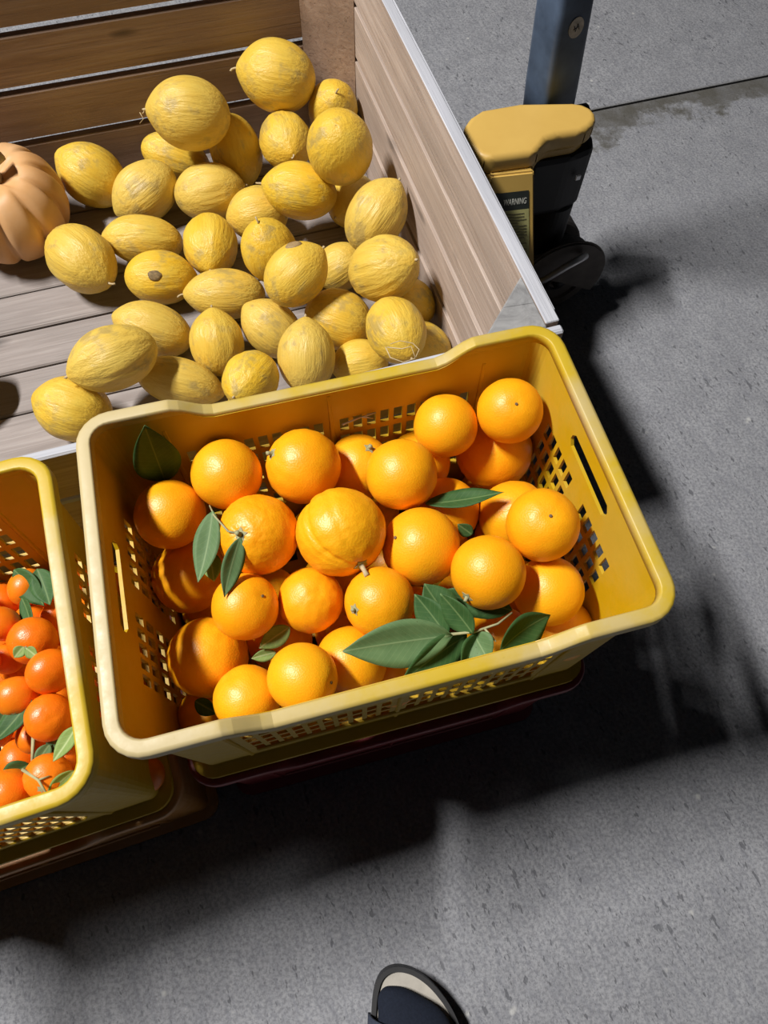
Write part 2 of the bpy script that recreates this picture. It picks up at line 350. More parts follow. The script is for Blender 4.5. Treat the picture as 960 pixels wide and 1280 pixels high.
# ------------------------------------------------------------------ concrete floor
YB = 0.333570962      # yaw of the wooden bin and the concrete joint
def floor_material():
    p = N('concrete', .8, .3); v = p.coord(rnd=False, kind='Object')
    big = p.noise(v, 1.6, 5, .6); mid = p.noise(v, 14, 5, .65); fine = p.noise(v, 190, 4, .7)
    turn = p.n('ShaderNodeMapping', i_Vector=v, i_Rotation=(0, 0, 1.12)).outputs[0]
    rot = p.n('ShaderNodeMapping', i_Vector=turn, i_Scale=(12, 55, 1)).outputs[0]
    st = p.noise(rot, 2.2, 4, .65)
    col = p.ramp(mid, [(.25, (.245, .250, .270)), (.75, (.365, .372, .395))])
    col = p.mix(p.ramp(big, [(.35, 0.0), (.7, .45)]), col, (.262, .266, .286))
    col = p.mix(p.ramp(st, [(.46, 0.0), (.70, .55)]), col, (.165, .172, .205))
    col = p.mix(p.ramp(fine, [(.40, .6), (.56, 0.0)]), col, (.13, .133, .15))
    col = p.mix(p.ramp(fine, [(.62, 0.0), (.74, .5)]), col, (.50, .50, .49))
    spk = p.n('ShaderNodeMapping', i_Vector=turn, i_Scale=(44, 98, 1)).outputs[0]
    dens = p.noise(v, 6, 3, .6)
    n1 = p.noise(spk, 1.0, 2, .5); n2 = p.noise(spk, 2.6, 2, .5)
    pit = p.math('MAXIMUM', p.ramp(p.math('ADD', n1, p.math('MULTIPLY', p.math('SUBTRACT', dens, .5), .30)), [(.660, 0.0), (.70, 1.0)]), p.math('MULTIPLY', p.ramp(p.math('ADD', n2, p.math('MULTIPLY', p.math('SUBTRACT', dens, .5), .2)), [(.65, 0.0), (.70, 1.0)]), .7))
    col = p.mix(p.math('MULTIPLY', pit, .70), col, (.085, .088, .10))
    vo3 = p.n('ShaderNodeTexVoronoi', i_Vector=v, i_Scale=22, feature='F1')
    lt = p.math('MULTIPLY', p.ramp(vo3.outputs['Distance'], [(.06, 1.0), (.13, 0.0)]), p.ramp(p.noise(v, 17, 2, .5), [(.58, 0.0), (.62, 1.0)]))
    col = p.mix(p.math('MULTIPLY', lt, .6), col, (.55, .55, .53))
    # damp dirt that has gathered along the joint (its own ragged shape)
    r2 = p.n('ShaderNodeMapping', i_Vector=v, i_Rotation=(0, 0, -YB)).outputs[0]
    sx = p.n('ShaderNodeSeparateXYZ', i_0=r2)
    wob = p.noise(r2, 7, 5, .65)
    dist = p.math('SUBTRACT', 1.520, sx.outputs[1])
    wid = p.math('MULTIPLY', p.math('SUBTRACT', wob, .29), .40)
    mk = p.math('MULTIPLY', p.n('ShaderNodeMapRange', i_0=p.math('SUBTRACT', wid, dist), i_1=-.014, i_2=.024, i_3=0.0, i_4=1.0).outputs[0], p.n('ShaderNodeMapRange', i_0=dist, i_1=-.012, i_2=0.0, i_3=0.0, i_4=1.0).outputs[0])
    col = p.mix(p.math('MULTIPLY', p.math('MULTIPLY', mk, .95), p.ramp(mid, [(.3, .55), (.6, 1.0)])), col, (.085, .08, .068))
    p.color(col); h = p.math('ADD', p.math('ADD', p.math('MULTIPLY', fine, .5), mid), p.math('MULTIPLY', pit, -1.2)); p.bump(h, .35, .004)
    return p.m
MAT['concrete'] = floor_material()
fl = empty('floor'); tag(fl, 'grey pitted concrete yard floor cut by one dirty joint', kind='structure')
cy, sy = math.cos(YB), math.sin(YB)
def b2w(x, y, z=0.0): return Vector((x*cy-y*sy, x*sy+y*cy, z))
for y0, y1, z1 in ((-6.0, 1.517, 0.0), (1.523, 7.0, .0015)):
    c = [b2w(-6, y0), b2w(7, y0), b2w(7, y1), b2w(-6, y1)]
    link('slab', prism_mesh('slab', [(q.x, q.y) for q in c], -.15, z1), MAT['concrete'], fl)
link('joint_bed', prism_mesh('joint_bed', [(q.x, q.y) for q in (b2w(-6, 1.51), b2w(7, 1.51), b2w(7, 1.53), b2w(-6, 1.53))], -.16, -.012), simple_mat('joint_dirt', (.03, .028, .024), .95, bump=.2), fl)

# ------------------------------------------------------------------ wooden bin
BX0, BX1, BY0, BY1 = -.774, .3863, .5065, 1.487      # inner faces (bin frame)
BT, BF = .535, .121                                  # top and floor heights
bc = b2w((BX0+BX1)/2, (BY0+BY1)/2)
wb = empty('wooden_bin', bc, YB)
tag(wb, 'large open wooden slatted bin holding yellow melons', 'bin')
wrnd = random.Random(3)
def plank(name, x, y, z, sx, sy_, sz, mat, rot=0.0, bev=.0025, jit=.0012, edge=None):
    """x,y,z centre in the bin frame; length along local X"""
    me = box_mesh(name, sx, sy_, sz, bev, jit, 1, wrnd)
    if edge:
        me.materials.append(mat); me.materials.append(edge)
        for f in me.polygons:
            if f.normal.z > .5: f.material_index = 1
    o = link(name, me, mat, wb, (x-(BX0+BX1)/2, y-(BY0+BY1)/2, z)); o.rotation_euler = (0, 0, rot); return o
LEV = [BF-.035, .222, .3295, .4345, BT]
for i in range(4):
    gb = .009
    z0, z1 = LEV[i]+.004, LEV[i+1]-(.004 if i < 3 else 0); zc = (z0+z1)/2; sz = z1-z0; L = BX1-BX0; D = BY1-BY0
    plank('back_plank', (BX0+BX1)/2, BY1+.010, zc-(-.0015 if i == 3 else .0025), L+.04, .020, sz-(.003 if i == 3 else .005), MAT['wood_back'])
    plank('front_plank', (BX0+BX1)/2, BY0-.007, zc, L+.036, .0136, sz, MAT['wood_in'], edge=MAT['wood_edge'])
    plank('side_plank', BX1+.009, (BY0+BY1)/2+.006, zc, D+.0, .018, sz-(.002 if i < 3 else 0), MAT['wood_in'], PI/2, bev=.0012, edge=MAT['wood_edge'] if i == 3 else None)
    plank('side_plank', BX0-.009, (BY0+BY1)/2, zc, D+.0, .018, sz, MAT['wood_in'], PI/2)
# thin outer strips seen end-on along the lit top of the right wall and its worn corner
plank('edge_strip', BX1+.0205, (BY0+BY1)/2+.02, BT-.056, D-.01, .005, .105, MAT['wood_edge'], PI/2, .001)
ys = [BY0+.0, .597, .693, .790, .888, .986, 1.0835, 1.182, 1.281, 1.380, BY1]
for a, b_ in zip(ys[:-1], ys[1:]):
    plank('floor_plank', (BX0+BX1)/2, (a+b_)/2, BF-.011, L, b_-a-.004, .022, MAT['wood_floor'], 0, .003)
ox, oy = (BX0+BX1)/2, (BY0+BY1)/2
for x, y, dx, dy in ((BX1, BY0, -1, 1), (BX1, BY1, -1, -1), (BX0, BY0, 1, 1), (BX0, BY1, 1, -1)):
    leg = .090
    pts = [(x-ox, y-oy), (x-ox+dx*leg, y-oy), (x-ox, y-oy+dy*leg)]
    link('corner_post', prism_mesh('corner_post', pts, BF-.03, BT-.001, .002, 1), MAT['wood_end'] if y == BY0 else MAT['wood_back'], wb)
for yy in (BY0+.05, oy, BY1-.05):
    plank('skid', ox, yy, .0505+.035, L, .09, .03, MAT['wood_floor'])
    for xx in (BX0+.07, ox, BX1-.07): plank('foot_block', xx, yy, .036, .1, .09, .068, MAT['wood_end'])

# ------------------------------------------------------------------ plastic crates
CL, CW, CH = .5305, .353, .3115
def build_crate(name, label, cx, cy_, z, yaw, mats, H=CH, group=None, pierced=True):
    root = empty(name, (cx*math.cos(yaw)-cy_*math.sin(yaw), cx*math.sin(yaw)+cy_*math.cos(yaw), z), yaw)
    tag(root, label, 'crate', group)
    hx, hy, rc = CL/2, CW/2, .036
    # columns round the perimeter : base point on the rim line + outward normal
    lx_, ly_ = hx-rc, hy-rc
    longh = [(s*(.010+.0165*k), s*(.010+.0165*k+.0108)) for k in range(10) for s in (1, -1)]
    shorth = [(s*(.016+.0165*k), s*(.016+.0165*k+.0108)) for k in range(5) for s in (1, -1)]
    dip = [.118, .126, .135, .147, .158, .167, .175]
    lb_ = sorted(set([round(v, 5) for a in longh for v in a]+[s*d for d in dip for s in (1, -1)]+[-lx_, lx_, -.19, .19, 0]))
    sb_ = sorted(set([round(v, 5) for a in shorth for v in a]+[-.049, .049, -ly_, ly_, 0]))
    B = []; Nn = []; S = []
    def arc(cx0, cy0, a0):
        for k in range(1, 6):
            a = a0+PI/2*k/6; B.append((cx0+rc*math.cos(a), cy0+rc*math.sin(a))); Nn.append((math.cos(a), math.sin(a))); S.append(None)
    for t in lb_: B.append((t, -hy)); Nn.append((0, -1)); S.append(('l', t))
    arc(lx_, -ly_, -PI/2)
    for t in sb_: B.append((hx, t)); Nn.append((1, 0)); S.append(('s', t))
    arc(lx_, ly_, 0)
    for t in reversed(lb_): B.append((t, hy)); Nn.append((0, 1)); S.append(('l', t))
    arc(-lx_, ly_, PI/2)
    for t in reversed(sb_): B.append((-hx, t)); Nn.append((-1, 0)); S.append(('s', t))
    arc(-lx_, -ly_, PI)
    n = len(B)
    def drop(i):
        if S[i] and S[i][0] == 'l':
            t = abs(S[i][1]); u = max(0, min(1, (.172-t)/(.172-.124))); return .024*u*u*(3-2*u)
        return 0.0
    rows_h = [(H-.082-.034*k-.024, H-.082-.034*k) for k in range(5)]
    zs = sorted(set([0.0, .010, .016, H-.054, H-.047, H-.040, H-.033, H-.004]+[round(v, 5) for r in rows_h for v in r]))
    m = len(zs)
    def dz(zv): return -.009 if zv < .012 else -.024+(.0125)*zv/H
    V = []; F = []
    T = .0038
    for i in range(n):
        for j, zv in enumerate(zs):
            zz = zv-(drop(i) if j == m-1 else 0)
            d = dz(zz)
            V.append((B[i][0]+Nn[i][0]*d, B[i][1]+Nn[i][1]*d, zz))
    off = len(V)
    for i in range(n):
        for j, zv in enumerate(zs):
            zz = zv-(drop(i) if j == m-1 else 0)
            d = dz(zz)-T
            V.append((B[i][0]+Nn[i][0]*d, B[i][1]+Nn[i][1]*d, zz))
    polys = []
    def hole(side, tc, zc):
        hs = longh if side == 'l' else shorth
        if not pierced: return 0
        if any(min(a) < tc < max(a) for a in hs) and any(a < zc < b for a, b in rows_h): return 1
        if side == 's' and H-.054 < zc < H-.033 and abs(tc) < .049:
            if abs(tc) > .0433 and not (H-.047 < zc < H-.040): return 2
            return 1
        return 0
    for i in range(n):
        i2 = (i+1) % n
        for j in range(m-1):
            q = [i*m+j, i2*m+j, i2*m+j+1, i*m+j+1]
            if S[i] and S[i2] and S[i][0] == S[i2][0]:
                tc = (S[i][1]+S[i2][1])/2; zc = (zs[j]+zs[j+1])/2
                h = hole(S[i][0], tc, zc)
                if h == 1: continue
                if h == 2:
                    # keep the outer triangle so the slot gets rounded ends
                    outer_i = i if abs(S[i][1]) > abs(S[i2][1]) else i2
                    oj = j+1 if zc > H-.0435 else j
                    keep = outer_i*m+oj
                    k0 = q.index(keep); q = [q[k0], q[(k0+1) % 4], q[(k0-1) % 4]]
            polys.append(q)
    cnt = {}
    for q in polys:
        for a, b_ in zip(q, q[1:]+q[:1]): cnt[(a, b_)] = 1
    for q in polys:
        F.append(tuple(q)); F.append(tuple(x+off for x in reversed(q)))
    for (a, b_) in cnt:
        if (b_, a) not in cnt: F.append((b_, a, a+off, b_+off))
    me = mesh('crate_walls', V, F)
    link('crate_walls', me, mats[0], root)
    # rolled lip round the top
    prof = [(-.0158, -.012), (-.0158, -.004), (-.0148, -.0008), (-.0130, 0.0), (-.0045, 0.0), (-.0012, -.0012), (0.0, -.0045), (0.0, -.015), (-.0022, -.015), (-.0022, -.0060), (-.0050, -.0032), (-.0105, -.0032), (-.0110, -.012)]
    V = []; F = []; k = len(prof)
    for i in range(n):
        for d, z_ in prof: V.append((B[i][0]+Nn[i][0]*d, B[i][1]+Nn[i][1]*d, H-drop(i)+z_))
    for i in range(n):
        i2 = (i+1) % n
        for j in range(k): F.append((i*k+j, i2*k+j, i2*k+(j+1) % k, i*k+(j+1) % k))
    me = fixn(mesh('rim', V, F, False)); 
    me.polygons.foreach_set('use_smooth', [True]*len(me.polygons))
    ro = link('rim', me, mats[1], root); ro.modifiers.new('wn', 'WEIGHTED_NORMAL')
    # pierced base
    gx = [-(hx-.034)+.0]; nxh, nyh = 14, 9
    x0, x1, y0, y1 = -(hx-.031), hx-.031, -(hy-.031), hy-.031
    px = [x0]+[x0+(x1-x0)*(k+f)/nxh for k in range(nxh) for f in (.25, .75)]+[x1]
    py = [y0]+[y0+(y1-y0)*(k+f)/nyh for k in range(nyh) for f in (.25, .75)]+[y1]
    V = [(a, b_, .006) for a in px for b_ in py]+[(a, b_, .001) for a in px for b_ in py]; o2 = len(px)*len(py); w = len(py); polys = []
    for i in range(len(px)-1):
        for j in range(w-1):
            if pierced and i % 2 == 1 and j % 2 == 1: continue
            polys.append([i*w+j, (i+1)*w+j, (i+1)*w+j+1, i*w+j+1])
    F = []; cnt = set()
    for q in polys:
        F.append(tuple(q)); F.append(tuple(x+o2 for x in reversed(q)))
        for a, b_ in zip(q, q[1:]+q[:1]): cnt.add((a, b_))
    for a, b_ in cnt:
        if (b_, a) not in cnt: F.append((b_, a, a+o2, b_+o2))
    link('base', mesh('base', V, F), mats[0], root)
    # stiffening ribs outside the long walls
    for s in (-1, 1):
        for xx in (-.182, 0.0, .182):
            o = link('rib', box_mesh('rib', .006, .009, H-.05, .0015), mats[0], root, (xx, s*(hy-.0195), H/2-.008))
            o.rotation_euler = (s*-.052, 0, 0)
        o = link('rib', box_mesh('rib', .34, .009, .005, .0015), mats[0], root, (0, s*(hy-.0225), H-.245))
    return root
YO, YL = 0.293109081, 0.353925810
build_crate('plastic_crate', 'mustard yellow plastic crate full of large oranges, stacked beside the bin', .06646, .28999, .3115, YO, (MAT['crate'], MAT['crate_rim_pale_end']))
build_crate('plastic_crate', 'mustard yellow plastic crate of mandarins with leaves, cut off at left edge', -.46996, .28767, .2906, YL, (MAT['crate'], MAT['crate_rim']))
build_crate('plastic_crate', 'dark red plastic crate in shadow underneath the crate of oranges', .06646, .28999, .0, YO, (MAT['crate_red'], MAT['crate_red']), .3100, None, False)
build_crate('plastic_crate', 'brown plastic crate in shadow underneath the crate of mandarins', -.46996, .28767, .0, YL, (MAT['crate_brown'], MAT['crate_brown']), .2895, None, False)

# ------------------------------------------------------------------ pallet jack
JX, JY = .62, .98
pj = empty('pallet_jack', b2w(JX, JY), YB)
tag(pj, 'yellow hand pallet jack with black pump and upright dark handle', 'pallet jack')
def yellow_paint():
    p = N('chipped_yellow_paint', .45, .45); v = p.coord(rnd=False)
    a = p.noise(v, 12, 4, .6); d = p.noise(v, 55, 4, .65)
    col = p.mix(p.ramp(a, [(.35, 0.0), (.7, .6)]), (.60, .385, .095), (.53, .325, .075))
    col = p.mix(p.ramp(d, [(.70, 0.0), (.74, .9)]), col, (.16, .07, .03)); p.color(col); p.bump(a, .08, .001); return p.m
MAT['jack'] = yellow_paint()
MAT['black'] = simple_mat('greasy_black', (.012, .012, .014), .55, 0, .4, .3, 25, .15)
MAT['rubber'] = simple_mat('grey_rubber', (.13, .115, .105), .75, 0, .3, .25, 30, .1)
MAT['steel'] = simple_mat('worn_steel', (.55, .55, .56), .4, .8, .5, .2, 40, .1)
MAT['navy'] = simple_mat('navy_paint', (.070, .10, .155), .42, 0, .5, .35, 16, .05)
def jl(pts): return [(x-JX, y-JY) for x, y in pts]
top = [(.463, 1.006), (.484, 1.028), (.510, 1.041), (.580, 1.039), (.668, 1.016), (.684, 1.008), (.695, .993), (.697, .977), (.690, .960), (.674, .948), (.655, .942), (.612, .945), (.590, .941), (.574, .926), (.558, .915), (.482, .922), (.466, .935), (.459, .965)]
hp = link('head_plate', prism_mesh('head_plate', jl(top), .406, .4425, .011, 3), MAT['jack'], pj, smooth=True)
hp.modifiers.new('wn', 'WEIGHTED_NORMAL')
# body of the frame: a folded column whose near face slopes outwards
def frame_mesh():
    def ring(z):
        k = (.438-z); dx, dy = .0745*k, -.362*k; return [(.481+dx, .925+dy, z), (.557+dx, .915+dy, z), (.560+dx, 1.02, z), (.481+dx*.5, 1.03, z)]
    rings = [ring(z) for z in (.412, .30, .18, .06)]
    v = [(x-JX, y-JY, z) for r in rings for x, y, z in r]; f = []
    for i in range(3):
        for k in range(4): f.append((i*4+k, i*4+(k+1) % 4, (i+1)*4+(k+1) % 4, (i+1)*4+k))
    f.append((0, 1, 2, 3)); f.append((15, 14, 13, 12))
    bm = bmesh.new(); me = fixn(mesh('frame_column', v, f)); bm.from_mesh(me)
    bmesh.ops.bevel(bm, geom=bm.edges[:], offset=.003, segments=2, affect='EDGES'); bm.to_mesh(me); bm.free(); return me
link('frame_column', frame_mesh(), MAT['jack'], pj)
link('head_lip', prism_mesh('head_lip', jl([(.472, .914), (.560, .908), (.566, .93), (.47, .94)]), .398, .4085, .003), MAT['jack'], pj)
link('nose_skirt', prism_mesh('nose_skirt', jl([(.56, 1.03), (.665, 1.006), (.682, .985), (.677, .963), (.655, .953), (.60, .955), (.57, .945), (.555, .935)]), .372, .408, .006), MAT['jack'], pj)
for yy in (.80, 1.20):     # forks under the bin
    link('fork', box_mesh('fork', 1.15, .15, .045, .008), MAT['jack'], pj, (-.62, yy-JY, .057-.022+.0))
link('cross_beam', box_mesh('cross_beam', .05, .55, .06, .006), MAT['jack'], pj, (.515-JX, 1.0-JY, .075))
# hydraulic pump, its bracket, steering wheels, pedal, handle
pump = [(.575, .948), (.655, .945), (.700, .955), (.712, .985), (.700, 1.015), (.58, 1.03)]
link('pump_body', prism_mesh('pump_body', jl(pump), .265, .392, .012, 2), MAT['black'], pj)
link('pump_cylinder', prism_mesh('pump_cylinder', [(.665-JX+.04*math.cos(a*PI/8), .985-JY+.04*math.sin(a*PI/8)) for a in range(16)], .09, .27, .004, 1), MAT['black'], pj)
link('pump_screw', box_mesh('pump_screw', .010, .004, .010, .001), MAT['steel'], pj, (.674-JX, .9415-JY, .345))
for yy in (.955, 1.035):
    w = link('wheel', cyl_mesh('wheel', .087, .046), MAT['rubber'], pj, (.695-JX, yy-JY, .0872))
    link('wheel_hub', cyl_mesh('wheel_hub', .026, .052, 24, .003), MAT['black'], w)
link('axle', tube_mesh('axle', [(.695-JX, .92-JY, .087), (.695-JX, 1.06-JY, .087)], .011, 12), MAT['black'], pj)
link('pedal', tube_mesh('pedal', [(.600-JX, .900-JY, .125), (.640-JX, .896-JY, .146), (.680-JX, .895-JY, .172), (.706-JX, .896-JY, .183), (.720-JX, .902-JY, .180), (.722-JX, .912-JY, .168)], [.006, .007, .0075, .0075, .007, .006], 10), MAT['steel'], pj)
def guard_mesh():      # rounded dark cover over the near wheel
    prof = []
    for k in range(22):
        a = math.radians(-32+185*k/21); prof.append((.690-JX+.104*math.cos(a), .100+.104*math.sin(a)))
    bm = bmesh.new(); fr = [bm.verts.new((x, .918-JY, z)) for x, z in prof]; bk_ = [bm.verts.new((x, .928-JY, z)) for x, z in prof]
    n = len(prof); bm.faces.new(fr); bm.faces.new(bk_[::-1])
    for k in range(n): bm.faces.new((fr[k], bk_[k], bk_[(k+1) % n], fr[(k+1) % n]))
    bmesh.ops.recalc_face_normals(bm, faces=bm.faces); bmesh.ops.bevel(bm, geom=bm.edges[:], offset=.004, segments=2, affect='EDGES')
    me = bpy.data.meshes.new('wheel_guard'); bm.to_mesh(me); bm.free(); return me
link('wheel_guard', guard_mesh(), MAT['rubber'], pj)
def handle():
    # rounded box-section mast set diagonally, leaning very slightly
    b0 = Vector((.662-JX, 1.075-JY, .36)); b1 = Vector((.598-JX, 1.075-JY, 1.14)); v = []; f = []; n = 24; rot = math.radians(11)
    ex = Vector((math.cos(rot), math.sin(rot), 0)); ey = Vector((-math.sin(rot), math.cos(rot), 0))
    def R(i, hw, hd):
        c = b0.lerp(b1, i)
        for k in range(n):
            a = 2*PI*k/n; cx = math.cos(a); sx_ = math.sin(a); e = .32
            v.append(c+ex*hw*math.copysign(abs(cx)**e, cx)+ey*hd*math.copysign(abs(sx_)**e, sx_))
    R(0, .036, .036); R(.10, .0365, .0365); R(1, .029, .029)
    for i in range(2):
        for k in range(n): f.append((i*n+k, i*n+(k+1) % n, (i+1)*n+(k+1) % n, (i+1)*n+k))
    f.append(tuple(range(n-1, -1, -1))); f.append(tuple(2*n+k for k in range(n)))
    hd = link('handle', fixn(mesh('handle', v, f, True)), MAT['navy'], pj)
    g = [(b1.x, b1.y-.01+.0, 1.13), (b1.x, b1.y-.10, 1.17), (b1.x, b1.y-.12, 1.24), (b1.x, b1.y-.05, 1.28), (b1.x, b1.y+.05, 1.28), (b1.x, b1.y+.12, 1.24), (b1.x, b1.y+.10, 1.17), (b1.x, b1.y+.01, 1.13)]
    link('grip', tube_mesh('grip', g, .014, 10), MAT['black'], hd)
    # pale oval sticker on the face turned to the viewer's right; outward normal of that face is -ey turned
    nrm = -ey; i0 = (.553-.36)/(1.14-.36); hw = .0365-.0075*(i0-.10)/.9
    c = b0.lerp(b1, i0)+nrm*(hw+.0006)+ex*.002
    up = (b1-b0).normalized()
    def pt(u, w_, d): return c+ex*u+up*w_+nrm*d
    ring = [(.0145*math.cos(a*PI/12), .0165*math.sin(a*PI/12)) for a in range(24)]
    vv = [pt(u, w_, 0) for u, w_ in ring]+[pt(u, w_, .0006) for u, w_ in ring]
    ff = [tuple(range(24)), tuple(range(47, 23, -1))]+[(k, (k+1) % 24, 24+(k+1) % 24, 24+k) for k in range(24)]
    s = link('sticker', fixn(mesh('sticker', vv, ff)), simple_mat('grubby_sticker', (.46, .44, .40), .6, var=.3, scale=120, bump=0), hd)
    for a, b_ in (((-.005, .004), (-.001, -.006)), ((-.001, -.006), (.002, .006)), ((.002, .006), (.006, -.004)), ((-.006, -.002), (.005, .001))):
        link('sticker_mark', tube_mesh('sticker_mark', [pt(a[0], a[1], .0008), pt(b_[0], b_[1], .0008)], .0006, 5), MAT['black'], hd)
    link('handle_pivot', tube_mesh('handle_pivot', [(.605-JX, 1.062-JY, .372), (.735-JX, 1.062-JY, .372)], .02, 14), MAT['black'], pj)
handle()
# warning label on the near face of the column, set parallel to the slanting edge
def lp_(u, w_, d=0.0):      # u to the right, w_ down the sloping face, measured from the column's top right edge
    return (.557-JX+.991*u+.070*w_-.124*d, .915-JY-.130*u-.339*w_-.931*d, .438-.938*w_+.342*d)
def label_plate(name, u0, u1, w0, w1, d, mat, parent):
    v = [lp_(u0, w0, d), lp_(u1, w0, d), lp_(u1, w1, d), lp_(u0, w1, d)]+[lp_(u0, w0, d+.0004), lp_(u1, w0, d+.0004), lp_(u1, w1, d+.0004), lp_(u0, w1, d+.0004)]
    me = mesh(name, v, [(0, 1, 2, 3), (7, 6, 5, 4), (0, 4, 5, 1), (1, 5, 6, 2), (2, 6, 7, 3), (3, 7, 4, 0)])
    return link(name, fixn(me), mat, parent)
lab = label_plate('warning_label', -.078, -.010, .090, .182, .0006, simple_mat('label_yellow', (.44, .42, .17), .5, var=.12, scale=60, bump=0), pj)
label_plate('label_header', -.078, -.010, .058, .090, .0006, simple_mat('label_black', (.025, .03, .025), .4, bump=0), lab)
ink = simple_mat('label_ink', (.19, .18, .09), .6, bump=0)
lr = random.Random(5); zz = .096
while zz < .176:
    label_plate('text_line', -.072, -.015-lr.choice((0, 0, .004, .016)), zz, zz+.0016, .0011, ink, lab); zz += .0056
cu = bpy.data.curves.new('warning_text', 'FONT'); cu.body = 'WARNING'; cu.size = .0150; cu.shear = .25; cu.extrude = .0002
tob = bpy.data.objects.new('tmp', cu); COL.objects.link(tob); bpy.context.view_layer.update()
tme = bpy.data.meshes.new_from_object(tob); bpy.data.objects.remove(tob)
tw = max(q.co.x for q in tme.vertices)
for q in tme.vertices:
    q.co = Vector(lp_(-.014-(tw-q.co.x)*(.042/tw), .080-q.co.y, .0014+q.co.z))
wt = link('warning_text', tme, simple_mat('label_white', (.62, .62, .55), .5, bump=0), lab)
tv = [lp_(-.071, .080, .0012), lp_(-.060, .080, .0012), lp_(-.0655, .068, .0012)]; tv += [(x, y-.0004, z) for x, y, z in tv]
link('warning_triangle', fixn(mesh('warning_triangle', tv, [(0, 1, 2), (5, 4, 3), (0, 3, 4, 1), (1, 4, 5, 2), (2, 5, 3, 0)])), wt.data.materials[0], lab)

# ------------------------------------------------------------------ melons
def melon_mesh(seed, ridge, rough):
    nu, nv = 40, 64; v = []; f = []; r = random.Random(seed); o = Vector((r.uniform(-50, 50), r.uniform(-50, 50), r.uniform(-50, 50)))
    for i in range(1, nu):
        t = PI*i/nu; u = math.cos(t); rad = math.sin(t)
        tip = math.exp(-(1-u)/.05)*.055; rad *= (1-.10*max(0, u)**3-.03*max(0, -u)**3)
        for k in range(nv):
            a = 2*PI*k/nv; p = Vector((math.cos(a), math.sin(a), 0))
            wr = noise.noise(Vector((p.x*2.6, p.y*2.6, u*.9))+o)*1.0
            w2 = 1-abs(noise.noise(Vector((p.x*5.5+.35*u, p.y*5.5, u*.8))+o*1.7))*2
            w3 = noise.noise(Vector((p.x*1.2, p.y*1.2, u*1.2))+o*.3)
            s = rad*(1+.018*w3+ridge*(.010*wr-.014*max(0, w2-.35)*(1 if rad > .3 else rad/.3)))
            v.append((u+tip+.01*noise.noise(Vector((p.x, p.y, u))+o), s*math.cos(a), s*math.sin(a)))
    f = [(i*nv+k, (i+1)*nv+k, (i+1)*nv+(k+1) % nv, i*nv+(k+1) % nv) for i in range(nu-2) for k in range(nv)]
    v.append((1.05, 0, 0)); v.append((-1.0, 0, 0)); b = len(v)
    for k in range(nv):
        f.append((b-2, k, (k+1) % nv)); f.append((b-1, (nu-2)*nv+(k+1) % nv, (nu-2)*nv+k))
    return fixn(mesh('melon_skin', v, f, True))
def melon_material():
    p = N('melon_rind', .40, .45); v = p.coord(); vs_ = p.coord((.45, 6, 6)); oi = p.n('ShaderNodeObjectInfo')
    a = p.noise(v, 1.6, 4, .55); st = p.noise(vs_, 1.6, 5, .6); sp = p.noise(v, 3.2, 5, .62); sp2 = p.noise(v, 16, 4, .7)
    col = p.mix(p.ramp(a, [(.30, 0.0), (.72, 1.0)]), (.77, .455, .018), (.76, .535, .065))
    col = p.mix(p.math('MULTIPLY', oi.outputs['Random'], .6), col, (.64, .475, .13))
    col = p.mix(p.ramp(st, [(.50, 0.0), (.80, .5)]), col, (.56, .34, .04))
    col = p.mix(p.ramp(p.math('MULTIPLY', sp, p.noise(v, 1.1, 2, .5)), [(.285, 0.0), (.40, .6)]), col, (.34, .25, .10))
    col = p.mix(p.ramp(sp2, [(.70, 0.0), (.78, .6)]), col, (.32, .22, .09))
    p.color(col); p.bump(p.math('ADD', p.math('MULTIPLY', st, .8), p.math('MULTIPLY', sp2, .12)), .26, .03); return p.m
MAT['melon'] = melon_material()
MAT['stem_dry'] = simple_mat('dry_stem', (.50, .39, .22), .8, var=.3, scale=60)
MAT['scar'] = simple_mat('dark_scar', (.16, .10, .05), .8, var=.4, scale=40)
MM = [melon_mesh(s, rd, 0) for s, rd in ((1, 2.0), (2, 3.2), (3, 1.2), (4, 2.6), (5, 4.4), (6, .9))]
STEM = tube_mesh('stem', [(1.02, 0, 0), (1.09, .01, .0), (1.15, .05, .02), (1.18, .12, .03)], [.05, .032, .028, .034], 8)
STEM2 = tube_mesh('stem', [(1.02, 0, 0), (1.08, .0, .0), (1.11, .02, .01)], [.055, .04, .045], 8)
TENDRIL = tube_mesh('tendril', [(1.06, 0, 0), (1.12, .1, .05), (1.18, .06, .2), (1.10, .2, .26), (1.2, .34, .2)], [.016, .012, .012, .010, .008], 6)
SCAR = mesh('blossom_scar', *(lambda n=12: ([(-1.006, 0, 0)]+[(-.985, .11*math.cos(2*PI*k/n), .11*math.sin(2*PI*k/n)) for k in range(n)]+[(-.95, .10*math.cos(2*PI*k/n), .10*math.sin(2*PI*k/n)) for k in range(n)],
             [(0, 1+(k+1) % n, 1+k) for k in range(n)]+[(1+k, 1+(k+1) % n, 1+n+(k+1) % n, 1+n+k) for k in range(n)]))())
